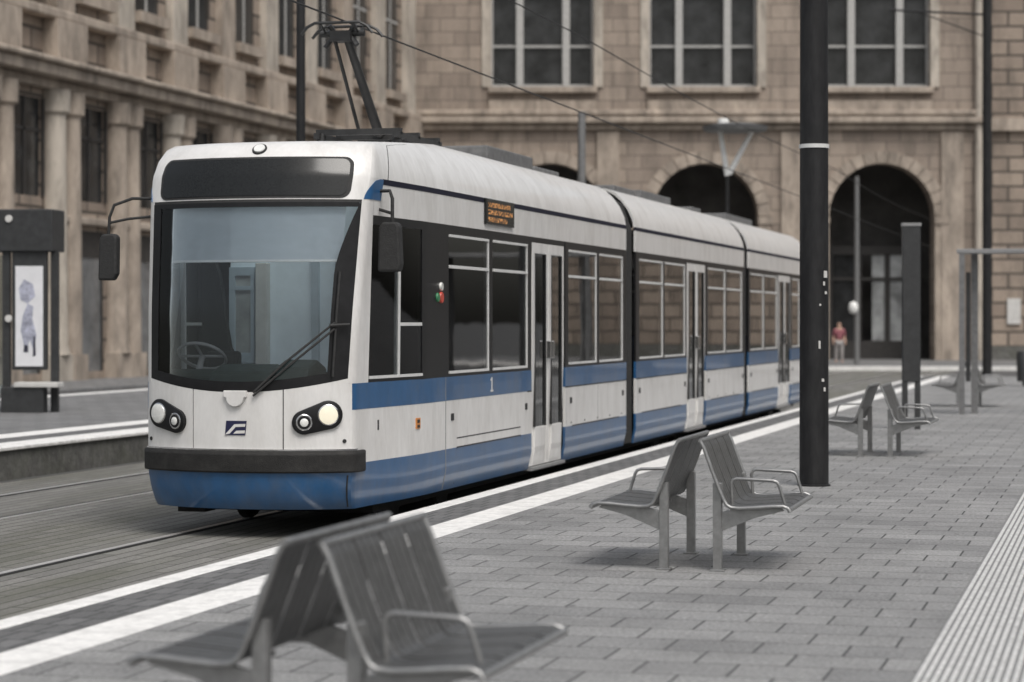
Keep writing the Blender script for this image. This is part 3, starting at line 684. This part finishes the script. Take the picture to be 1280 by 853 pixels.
hd.box(-.13, .08, hy - .1, hy + .1, 4.67, 4.77)
for y in (hy - .17, hy + .15):
    hd.tube([(-.40, y, 4.73), (-.34, y, 4.80), (-.26, y, 4.84), (.20, y, 4.84), (.28, y, 4.80), (.34, y, 4.73)], .016, 6)
for sx in (-.2, .14): hd.tube([(sx, hy - .17, 4.83), (sx, hy, 4.75), (sx, hy + .15, 4.83)], .012, 6)
hd.build('collector_head', M['panto'], po, smooth=50)

# ------------------------------------------------------------------ benches (two seats back to back)
def make_bench(label):
    t = thing('bench', label, 'bench', (0, 0, 0), 0, 'back to back steel benches along the platform')
    Lh = .61
    for sg in (1, -1):
        back = [(.075, .885), (.10, .84), (.155, .69), (.205, .56), (.235, .49)]
        seat = [(.235, .49), (.255, .455), (.285, .437), (.34, .433), (.45, .44), (.56, .45), (.64, .452), (.672, .44), (.685, .415)]
        def ribbon(prof, mb):
            n = 16; pitch = 2 * Lh / n
            for k in range(n):
                y0 = -Lh + k * pitch + .006; y1 = y0 + pitch - .012
                if k % 4 == 3: y1 -= .016
                if k % 4 == 0: y0 += .010
                vs = []
                for i, (x, z) in enumerate(prof):
                    a = prof[max(0, i - 1)]; b = prof[min(len(prof) - 1, i + 1)]
                    dx, dz = b[0] - a[0], b[1] - a[1]; l = math.hypot(dx, dz); nx, nz = -dz / l * .005, dx / l * .005
                    for (yy, s_) in ((y0, 1), (y1, 1), (y1, -1), (y0, -1)): vs.append((sg * (x + nx * s_), yy, z + nz * s_))
                m_ = len(prof); fs = [(0, 1, 2, 3), tuple(4 * (m_ - 1) + q for q in (3, 2, 1, 0))]
                for i in range(m_ - 1): fs += [(4 * i + q, 4 * i + (q + 1) % 4, 4 * (i + 1) + (q + 1) % 4, 4 * (i + 1) + q) for q in range(4)]
                mb.add(vs, fs)
            return mb
        ribbon(back, MB()).build('backrest', M['slat'], t)
        ribbon(seat, MB()).build('seat', M['slat'], t)
        fr = MB(); full = back + seat[1:]
        for yy in (-Lh - .008, Lh + .008): fr.tube([(sg * x, yy, z) for x, z in full], .013, 8)
        fr.tube([(sg * .075, -Lh - .01, .888), (sg * .075, Lh + .01, .888)], .015, 8)
        fr.tube([(sg * .683, -Lh - .01, .428), (sg * .683, Lh + .01, .428)], .017, 8)
        for yy in (-.2, .2): fr.box(*sorted((sg * .27, sg * .66)), yy - .012, yy + .012, .405, .428)
        fr.build('seat_frame', M['steel'], t, smooth=50)
        for yy in (-.555, .555):
            MB().box(*sorted((sg * .155, sg * .215)), yy - .03, yy + .03, 0.008, .60).box(*sorted((sg * .135, sg * .235)), yy - .05, yy + .05, 0, .012).build('leg', M['steel'], t, bevel=0.004)
            pts = [(sg * .21, .27), (sg * .21, .40), (sg * .30, .425), (sg * .62, .435), (sg * .64, .418), (sg * .45, .37)]
            MB().prism(pts, 'y', yy - .016, yy + .016).build('bracket', M['steel'], t, bevel=0.003)
        for yy in ((-.47, .52) if sg > 0 else (.52,)):
            path = [(.275, .445), (.265, .59), (.275, .615), (.30, .625), (.55, .615), (.58, .605), (.595, .58), (.635, .45)]
            MB().tube([(sg * x, yy, z) for x, z in path], .0115, 8).build('armrest', M['steel'], t, smooth=60)
    return t
bench = make_bench('blurred steel back to back bench nearest the camera, cut by the bottom of the photo')
bench.location = (-2.90, 8.47, 0)
for (x, y, rz, lab) in ((-2.87, 15.92, R(1.0), 'sharp steel back to back bench standing just left of the thick dark mast'),
                    (-3.02, 29.4, 0, 'steel back to back bench behind the thick dark mast, in front of the dark stele'),
                    (-3.0, 46.5, 0, 'small distant steel bench under the far shelter roof')):
    b = copy_tree(bench); b.location = (x, y, 0); b.rotation_euler.z = rz; b['label'] = lab

for o in list(bench.children):                         # the nearest bench has a single arm loop on its right seat
    if o.name.startswith('armrest') and o.data.vertices[0].co.x > 0 and o.data.vertices[0].co.y > 0: bpy.data.objects.remove(o)
# ------------------------------------------------------------------ masts
def mast(label, x, y, r, h, z0=0.0, m='mast', ring=None, name='catenary_mast', arm=None, group=None):
    t = thing(name, label, 'mast', (x, y, z0), 0, group)
    MB().tube([(0, 0, 0.0), (0, 0, h)], [r, r * .92], 24).build('pole', M[m], t, smooth=40)
    MB().disc((0, 0, 0), (0, 0, 1), r * 1.12, .02).build('base_collar', M[m], t, smooth=40)
    if ring: MB().tube([(0, 0, ring - .02), (0, 0, ring + .02)], r * 1.03, 24).build('ring', M['frame'], t, smooth=40)
    if arm:
        MB().tube([(0, 0, h - .6), (arm, 0, h - .35)], .035, 8).tube([(0, 0, h - 1.3), (arm * .7, 0, h - .45)], .02, 8).build('bracket_arm', M[m], t)
    return t
t = mast('thick dark steel mast with a thin pale ring, standing on the platform between two benches', -3.1, 23.6, .152, 9.0, ring=3.51, arm=-4.4)
for (z, a, w, h) in ((2.15, .98, .05, .07), (2.07, .85, .025, .04), (1.98, 1.02, .03, .03), (1.86, .55, .02, .02), (1.42, .5, .02, .08), (1.08, .75, .03, .03), (.98, .9, .025, .04)):
    q = -math.pi / 2 + a; cx, cy = math.cos(q) * .153, math.sin(q) * .153
    tx, ty = -math.sin(q) * w / 2, math.cos(q) * w / 2; nx, ny = math.cos(q) * .004, math.sin(q) * .004
    MB().add([(cx - tx, cy - ty, z), (cx + tx, cy + ty, z), (cx + tx, cy + ty, z + h), (cx - tx, cy - ty, z + h), (cx - tx + nx, cy - ty + ny, z), (cx + tx + nx, cy + ty + ny, z), (cx + tx + nx, cy + ty + ny, z + h * .7), (cx - tx + nx, cy - ty + ny, z + h)],
           [(0, 3, 2, 1), (4, 5, 6, 7), (0, 1, 5, 4), (1, 2, 6, 5), (2, 3, 7, 6), (3, 0, 4, 7)]).build('torn_sticker', M['sticker'], t)
mast('slim dark mast beyond the far shelter at the right edge of the photo', -4.1, 72.0, .15, 12.0, RAIL, arm=-3.0)
mast('dark mast rising behind the tram roof left of the pantograph', -9.5, 43.5, .145, 12.0, RAIL, arm=None) if False else None
x_, y_ = far_pt((376 - 640) * 36 / 2850, 36); mast('dark mast rising behind the tram roof, left of the raised pantograph', x_, y_, .075, 12.0, RAIL, arm=None)
x_, y_ = far_pt((727 - 640) * 62 / 2850, 62); mast('grey mast in front of the arched facade, below the left tall window', x_, y_, .115, 7.6, RAIL, m='mastgrey')
# street lamp with a dish carried on two forked arms
x_, y_ = far_pt((909 - 640) * 58 / 2850, 58)
t = thing('street_lamp', 'street lamp with flat dish on two pale forked arms, rising behind the tram roof', 'street lamp', (x_, y_, RAIL), TH)
MB().tube([(0, 0, 0), (0, 0, 5.7)], [.07, .05], 12).build('pole', M['mast'], t, smooth=40)
MB().tube([(0, 0, 5.6), (-.18, 0, 6.75)], [.07, .06], 8).tube([(.05, 0, 5.65), (.62, 0, 6.72)], [.07, .06], 8).build('forked_arm', M['lampglass'], t, smooth=40)
MB().tube([(.2, 0, 6.74), (.2, 0, 6.86), (.2, 0, 6.92)], [.80, .84, .5], 24).build('dish', M['roofgear'], t, smooth=40)
MB().disc((-.1, 0, 6.90), (0, 0, 1), .14, .16).build('lamp_head', M['lampglass'], t, smooth=40)
# lamp post before the right arch
x_, y_ = far_pt((1071 - 640) * 92 / 2850, 92)
t = thing('lamp_post', 'thin grey lamp post with a small white globe in front of the right arch', 'lamp post', (x_, y_, RAIL + .15), 0)
MB().tube([(0, 0, 0), (0, 0, 7.6)], [.12, .09], 10).build('pole', M['mastgrey'], t, smooth=40)
gb = MB(); gb.tube([(-.12, -.15, 2.05 + q) for q in (0, .05, .17, .33, .45, .5)], [.06, .14, .19, .19, .14, .05], 14); gb.build('globe', M['lampglass'], t, smooth=60)

# overhead wires
def wire(label, pts, r=.012):
    return tag(MB().tube(pts, r, 6).build('overhead_wire', M['rubber']), label, 'wire', 'overhead wires')
wire('contact wire running above the tram from the pantograph head', [(-7.42, y, 4.66) for y in (-5, 30, 92)], .009)
wire('upper carrier wire crossing between the two left tall windows', [(-7.42, y, 5.75 - .12 * math.sin((y % 30) / 30 * math.pi)) for y in rng(-5, 92, 24)], .009)
# ------------------------------------------------------------------ stele and shelter on the island platform
t = thing('information_stele', 'tall dark information stele on two legs beside the far bench', 'stele', (-3.24, 36.3, 0), TH)
MB().box(-.14, .14, -.06, .06, .75, 3.2).build('panel', M['shelter'], t, bevel=0.01)
for sx in (-.10, .10): MB().box(sx - .04, sx + .04, -.045, .045, 0, .75).build('leg', M['shelter'], t)
MB().box(-.15, .15, -.07, .07, 3.2, 3.25).build('cap', M['greytrim'], t)
t = thing('platform_shelter', 'slim open shelter frame with thin roof far along the platform, cut by right edge', 'shelter', (-2.6, 42.3, 0), 0)
MB().box(-.35, 2.9, -.05, .5, 2.94, 3.02).build('roof', M['greytrim'], t, bevel=0.01)
for (x, y, w_) in ((-.26, 0, .05), (-.06, .45, .06), (2.6, 0, .05), (2.6, .45, .05)): MB().box(x - w_, x + w_, y - .04, y + .04, 0, 2.94).build('post', M['mastgrey'] if x < 0 else M['shelter'], t)
MB().box(-.20, -.12, .18, .24, .6, 2.6).build('timetable_board', M['shelter'], t)
x_, y_ = far_pt((1281 - 640) * 60 / 2850, 60)
t = thing('litter_bin', 'dark litter bin at the right edge of the photo beyond the shelter', 'bin', (x_, y_, 0), 0)
MB().tube([(0, 0, .12), (0, 0, .85), (0, 0, .92)], [.2, .22, .17], 16).build('drum', M['shelter'], t, smooth=40)
MB().tube([(0, 0, 0), (0, 0, .14)], .06, 10).build('foot', M['shelter'], t)

# shelter with poster on the opposite platform
t = thing('tram_shelter', 'dark tram shelter with a white poster and a pale seat slab on the opposite platform', 'shelter', (-17.55, 34.4, .197), R(8))
MB().box(-2.6, .46, -.1, .55, 2.66, 3.36).build('roof', M['shelter'], t, bevel=0.02)
for (x, y) in ((.44, .1), (-2.4, .1), (-.36, .02)): MB().box(x - .06, x + .06, y - .05, y + .05, 0, 2.66).build('post', M['shelter'], t)
MB().box(-.26, .34, -.03, .07, .70, 2.70).build('poster_case', M['shelter'], t, bevel=0.02)
po = MB().box(-.19, .28, -.045, -.03, .76, 2.42).build('poster', M['poster'], t)
pi = MB()
pi.prism([(-.02, .98), (.06, 1.2), (.13, 1.0), (.17, 1.28), (.10, 1.55), (.12, 1.75), (.02, 1.8), (-.06, 1.6), (-.1, 1.35), (-.06, 1.2)], 'y', -.049, -.044)
pi.prism([(-.10, 1.86), (.02, 1.80), (.15, 1.92), (.11, 2.12), (-.04, 2.20), (-.13, 2.05)], 'y', -.049, -.044)
pi.build('poster_picture', M['posterblue'], po)
MB().prism([(-.05, 1.0), (.03, .99), (.03, 1.10), (-.04, 1.12)], 'y', -.051, -.046).prism([(.11, .92), (.16, .94), (.15, 1.25), (.12, 1.25)], 'y', -.051, -.046).build('poster_dark_figure', M['posterdark'], po)  # dark print on the poster
MB().box(-.12, .62, -.32, .0, .42, .50).build('seat_slab', M['concrete'], t, bevel=0.01)
MB().box(-.36, .36, -.28, -.04, 0, .42).build('seat_base', M['shelter'], t, bevel=0.01)
MB().box(-2.3, -.42, .10, .12, .3, 2.6).build('rear_pane', M['shelterglass'], t)
for q in ((-.28, -.1, 3.2), (-.30, -.055, 1.55)): MB().disc(q, (0, -1, 0), .06, .03).build('white_roundel', M['sticker'], t)

# ------------------------------------------------------------------ arched main building: local x along the facade, y into it, z up
ZF = 103.0; KF = ZF / 2850.0
def fx(p): return (p - 640) * KF
def fz(q): return 1.7 - RAIL + (402 - q) * KF
x_, y_ = far_pt(0, ZF)
BLD = thing('station_building', 'tan sandstone station building with tall mullioned windows above dark round arches', 'building', (x_, y_, RAIL + .1), TH)
XL, XR = fx(500), fx(1236); ZTOPB = 24.0
WINS = [(fx(614), fx(742)), (fx(812), fx(946)), (fx(1028), fx(1162))]
ARCH = [(fx(688), fx(1102) * 0 + (fx(948) - fx(815)) / 2), ((fx(815) + fx(948)) / 2, (fx(948) - fx(815)) / 2), ((fx(1036) + fx(1168)) / 2, (fx(1168) - fx(1036)) / 2)]
w = MB(); CORZ = fz(158); WZ0 = fz(112); DP = 1.1
ATOP = fz(207)
# lower storey with arch openings
edges = [XL] + [q for (c, h) in ARCH for q in (c - h, c + h)] + [XR]
for k in range(0, len(edges), 2): w.box(edges[k], edges[k + 1], 0, DP, 0, CORZ)
for (c, h) in ARCH:
    zs = ATOP - h; n = 24; arc = [(c + h * math.cos(q), zs + h * math.sin(q)) for q in rng(0, math.pi, n)]
    for (p, q) in zip(arc, arc[1:]): w.prism([p, (p[0], CORZ), (q[0], CORZ), q], 'y', 0, DP)
# upper storey with window openings
w.box(XL, XR, 0.003, DP, CORZ, WZ0)
edges = [XL] + [q for a in WINS for q in a] + [XR]; WZ1 = 20.5
for k in range(0, len(edges), 2): w.box(edges[k], edges[k + 1], 0.003, DP, WZ0, WZ1)
w.box(XL, XR, 0.003, DP, WZ1, ZTOPB)
w.build('wall', M['stone'], BLD)
tr = MB()
for (z0, z1, d) in ((fz(166), fz(158), .25), (fz(158), fz(150), .55), (fz(148), fz(141), .35)): tr.box(XL, XR, -d, .0, z0, z1)
tr.build('cornice', M['stone_trim'], BLD, bevel=0.06)
tr = MB().box(XL, XR, -.18, -.002, 0, 1.5).build('plinth', M['kerb'], BLD) if False else None
for (c, h) in ARCH:                                     # moulded arch rings
    zs = ATOP - h; rg = MB(); n = 15
    for k in range(n):
        a0, a1 = math.pi * k / n + .008, math.pi * (k + 1) / n - .008
        rg.prism([(c + h * math.cos(a0), zs + h * math.sin(a0)), (c + (h + .55) * math.cos(a0), zs + (h + .55) * math.sin(a0)), (c + (h + .55) * math.cos(a1), zs + (h + .55) * math.sin(a1)), (c + h * math.cos(a1), zs + h * math.sin(a1))], 'y', -.12, .0)
    rg.box(c - h - .55, c - h, -.12, 0, 0, zs - .02); rg.box(c + h, c + h + .55, -.12, 0, 0, zs - .02)
    rg.box(c - h - .65, c - h + .02, -.2, 0, zs - .35, zs - .02); rg.box(c + h - .02, c + h + .65, -.2, 0, zs - .35, zs - .02)
    rg.build('arch_surround', M['stone_trim'], BLD)
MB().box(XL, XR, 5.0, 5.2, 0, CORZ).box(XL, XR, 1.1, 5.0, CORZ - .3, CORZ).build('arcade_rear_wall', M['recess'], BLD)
for (c, h) in ARCH:
    pt = MB()
    for x in (-1.9, -.55, .75, 1.9): pt.box(c + x - .1, c + x + .1, 3.0, 3.2, 0.05, 5.0)
    pt.box(c - h, c + h, 2.95, 3.22, 4.9, 5.3); pt.box(c - h, c + h, 2.97, 3.2, 3.7, 3.85); pt.box(c - h, c + h, 2.97, 3.2, .05, .9)
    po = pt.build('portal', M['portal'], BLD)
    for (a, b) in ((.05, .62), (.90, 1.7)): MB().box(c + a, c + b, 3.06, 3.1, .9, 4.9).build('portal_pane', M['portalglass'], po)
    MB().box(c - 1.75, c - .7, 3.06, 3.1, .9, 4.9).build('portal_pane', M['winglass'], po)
for (a, b) in WINS:
    wf = MB(); ww = (b - a) / 3
    for k, x in enumerate((a, a + ww * .84, a + ww * 2.2, b)):
        hw = .16 if 0 < k < 3 else .08
        wf.box(x - hw, x + hw, .35, .75, WZ0, WZ1)
    for z in (WZ0 + .12, WZ0 + 1.9, WZ0 + 4.2): wf.box(a, b, .5, .62, z - .05, z + .05)
    wo = wf.build('window', M['winframe'], BLD)
    MB().box(a, b, .66, .70, WZ0, WZ1).build('glazing', M['winglass'], wo)
    MB().box(a - .15, b + .15, -.32, .5, WZ0 - .28, WZ0).build('sill', M['stone_trim'], wo, bevel=0.04)
    MB().box(a - .1, b + .1, -.15, 0, WZ0 - 1.1, WZ0 - .6).build('sill_panel', M['stone_trim'], wo)
    for q in (a - .42, b + .02): MB().box(q, q + .40, -.10, .0, WZ0, WZ1).build('window_surround', M['stone_light'], wo)
MB().tube([(fx(1222), -.25, 0), (fx(1222), -.25, ZTOPB)], .16, 10).build('downpipe', M['stone_light'], BLD)
for p in (505, 760, 990, 1190): MB().box(fx(p) - .5, fx(p) + .5, -.16, 0, 0, fz(168)).build('pilaster', M['stone_trim'], BLD)

# rusticated block to the right
t = thing('rusticated_building', 'brown rusticated stone wing at the right edge of the photo', 'building', (x_, y_, RAIL + .1), TH)
MB().box(XR + .05, XR + 22, .4, 14, 0, 22).build('wall', M['stone_rust'], t)
MB().box(XR + .05, XR + 22, .1, .39, fz(166), fz(150)).build('cornice', M['stone_trim'], t)
wp_ = MB().box(XR + .9, XR + 1.5, .28, .39, fz(408), fz(376)).build('notice_board', M['sticker'], t)
MB().box(XR + .05, XR + 22, .2, .39, 0, fz(436)).build('plinth', M['kerb'], t)

# ------------------------------------------------------------------ left wing: facade along the track at x = -31, local x runs +Y, y into the building
LW = thing('pilastered_building', 'sandstone building with half columns, heavy cornice and shop windows along the left street', 'building', (-31.0, 46.0, RAIL), R(90))
LEN = 52.6
pitch = 4.3; first = 64.9 - 46.0 - pitch * 4
cent = [first + pitch * k for k in range(13) if first + pitch * k < LEN - 1]
hw = 1.0
w = MB(); edges = [0] + [q for c in cent for q in (c - hw, c + hw)] + [LEN]
for k in range(0, len(edges), 2): w.box(edges[k], edges[k + 1], 0, .9, 0, 22)
for c in cent:
    for (z0, z1) in ((0, .35), (4.7, 5.6), (8.5, 12.0), (17, 22)): w.box(c - hw, c + hw, .003, .9, z0, z1)
w.build('wall', M['stone_rust'], LW)
cn = MB()
for (z0, z1, d) in ((8.8, 9.1, .35), (9.1, 9.45, .8), (9.45, 9.62, 1.0), (10.9, 11.2, .45), (4.85, 5.1, .3)): cn.box(0, LEN - .1, -d, 0, z0, z1)
cn.build('cornice', M['stone_trim'], LW, bevel=0.06)
for k, c in enumerate(cent):
    xs = c + pitch / 2
    MB().tube([(xs - .52, -.12, .9), (xs - .52, -.12, 1.2), (xs - .52, -.12, 8.05), (xs - .52, -.12, 8.15), (xs - .52, -.12, 8.8)], [.5, .42, .36, .48, .5], 14).box(xs - 1.05, xs + .0, -.5, 0, 0, .9).build('half_column', M['stone_light'] if k % 2 else M['stone_trim'], LW, smooth=40)
    MB().tube([(xs + .55, -.10, .9), (xs + .55, -.10, 8.05), (xs + .55, -.1, 8.15), (xs + .55, -.1, 8.8)], [.40, .34, .46, .48], 14).box(xs + .05, xs + 1.05, -.5, 0, 0, .9).build('half_column', M['stone_trim'], LW, smooth=40)
    MB().box(xs - .6, xs + .6, -.28, 0, 11.2, 17).build('pilaster', M['stone_light'] if k % 3 else M['stone_trim'], LW)
    MB().box(xs - 1.0, xs + 1.0, -.5, 0, 9.62, 10.9).build('parapet_block', M['stone_trim'], LW)
    f = MB().box(c - .05, c + .05, .01, .045, 5.6, 8.5).box(c - hw, c + hw, .01, .045, 7.5, 7.6).box(c - hw - .12, c - hw, -.08, 0, 5.6, 8.5).box(c + hw, c + hw + .12, -.08, 0, 5.6, 8.5).build('window', M['portal'], LW)
    MB().box(c - hw, c + hw, .05, .08, 5.6, 8.5).build('glazing', M['winglass'], f)
    f = MB().box(c - hw, c + hw, .005, .045, 3.9, 4.05).box(c - hw, c - hw + .1, .005, .045, .35, 4.7).box(c + hw - .1, c + hw, .005, .045, .35, 4.7).build('shop_window', M['portal'], LW)
    MB().box(c - hw, c + hw, .05, .08, .35, 3.9).build('shop_glazing', M['shopglass'], f)
    MB().box(c - hw, c + hw, .02, .048, 4.05, 4.7).build('fascia', M['portal'], f)
    f = MB().box(c - .05, c + .05, .01, .045, 12, 17).box(c - hw, c + hw, .01, .045, 15, 15.1).build('window', M['winframe'], LW)
    MB().box(c - hw, c + hw, .05, .08, 12, 17).build('glazing', M['winglass'], f)
    MB().box(c - hw - .2, c + hw + .2, -.35, 0, 11.6, 11.95).build('sill', M['stone_trim'], f)

# ------------------------------------------------------------------ unseen building across the street, added for the tram windows to mirror
t = thing('unseen_street_building', 'unseen grey stone building across the street, added for the tram windows to mirror', 'building', (29.0, 70.0, RAIL), R(-90))
w = MB(); cs = [4 + 4.6 * k for k in range(17)]; edges = [0] + [q for c in cs for q in (c - 1.1, c + 1.1)] + [82]
for k in range(0, len(edges), 2): w.box(edges[k], edges[k + 1], 0, .8, 0, 15)
for (z0, z1) in ((0, .9), (4.2, 5.6), (8.6, 10), (13, 15)): w.box(.01, 81.99, .003, .79, z0, z1)
w.build('wall', M['stone_light'], t)
MB().box(.1, 81.9, .4, .45, .5, 14).build('glazing', M['winglass'], t)

# ------------------------------------------------------------------ person by the arch
def skin(name, verts, edges, radii, m, parent, root=0):
    me = bpy.data.meshes.new(name); me.from_pydata(verts, edges, []); me.update()
    o = bpy.data.objects.new(name, me); COL.objects.link(o); o.parent = parent
    o.modifiers.new('skin', 'SKIN'); ss = o.modifiers.new('sub', 'SUBSURF'); ss.levels = ss.render_levels = 2
    for i, r in enumerate(radii):
        me.skin_vertices[0].data[i].radius = (r, r); me.skin_vertices[0].data[i].use_root = (i == root)
    me.materials.append(m); return o
x_, y_ = far_pt((1049 - 640) * 97 / 2850, 97)
t = thing('person', 'person in red top and pale trousers standing under the right arch', 'person', (x_, y_, RAIL + .15), TH)
V = [(0, 0, .92), (0, 0, 1.12), (0, .01, 1.35), (0, 0, 1.48), (0, -.01, 1.60), (0, -.01, 1.68),
     (.19, 0, 1.38), (.23, .02, 1.10), (.25, -.06, .86), (.26, -.09, .76), (-.19, 0, 1.38), (-.24, .03, 1.10), (-.25, -.04, .86), (-.25, -.07, .76),
     (.10, 0, .85), (.11, -.03, .48), (.12, .02, .08), (.13, -.12, .03), (-.10, 0, .85), (-.12, .03, .48), (-.12, .08, .08), (-.13, -.06, .03)]
E = [(0, 1), (1, 2), (2, 3), (3, 4), (4, 5), (2, 6), (6, 7), (7, 8), (8, 9), (2, 10), (10, 11), (11, 12), (12, 13), (0, 14), (14, 15), (15, 16), (16, 17), (0, 18), (18, 19), (19, 20), (20, 21)]
skin('body', V, E, [.13, .12, .14, .06, .10, .085, .06, .045, .035, .03, .06, .045, .035, .03, .085, .06, .04, .035, .085, .06, .04, .035], M['skin'], t)
skin('shirt', [V[i] for i in (0, 1, 2, 6, 7, 10, 11)], [(0, 1), (1, 2), (2, 3), (3, 4), (2, 5), (5, 6)], [.165, .15, .165, .085, .07, .085, .07], M['shirt'], t)
skin('trousers', [V[i] for i in (0, 14, 15, 16, 18, 19, 20)], [(0, 1), (1, 2), (2, 3), (0, 4), (4, 5), (5, 6)], [.15, .11, .085, .065, .11, .085, .065], M['trouser'], t)
skin('hair', [(0, .03, 1.58), (0, .03, 1.68), (0, 0, 1.74)], [(0, 1), (1, 2)], [.085, .1, .07], M['hair'], t)

# ------------------------------------------------------------------ light, sky, camera
wd = bpy.data.worlds.new('World'); scene.world = wd; wd.use_nodes = True
nt = wd.node_tree; bg = nt.nodes['Background']
sky = nt.nodes.new('ShaderNodeTexSky'); sky.sky_type = 'NISHITA'; sky.sun_disc = False
EL, AZ = R(58), R(140)
sky.sun_elevation = EL; sky.sun_rotation = AZ; sky.dust_density = 5.0; sky.air_density = 1.4; sky.ozone_density = 1.0
hs = nt.nodes.new('ShaderNodeHueSaturation'); hs.inputs['Saturation'].default_value = 0.38
nt.links.new(sky.outputs[0], hs.inputs['Color']); nt.links.new(hs.outputs[0], bg.inputs['Color'])
bg.inputs['Strength'].default_value = 0.115
sl = bpy.data.lights.new('sun', 'SUN'); sl.energy = 1.5; sl.angle = R(28); sl.color = (1, .97, .93)
so = bpy.data.objects.new('sun', sl); COL.objects.link(so)
d = Vector((math.sin(AZ) * math.cos(EL), math.cos(AZ) * math.cos(EL), math.sin(EL)))
so.rotation_euler = d.to_track_quat('Z', 'Y').to_euler(); so.location = (0, 0, 40)

cam = bpy.data.cameras.new('camera'); co = bpy.data.objects.new('camera', cam); COL.objects.link(co)
cam.sensor_width = 36; cam.lens = 2850 / 1280 * 36; cam.shift_y = -24.5 / 1280
cam.clip_start = 0.1; cam.clip_end = 3000
co.location = (0, 0, 1.7); co.rotation_euler = (R(90), 0, TH)
cam.dof.use_dof = True; cam.dof.focus_distance = 19.0; cam.dof.aperture_fstop = 1.8; cam.dof.aperture_blades = 0
scene.camera = co
vs = scene.view_settings; vs.view_transform = 'Standard'; vs.look = 'None'; vs.exposure = 0.22; vs.gamma = 1.0; vs.use_curve_mapping = False
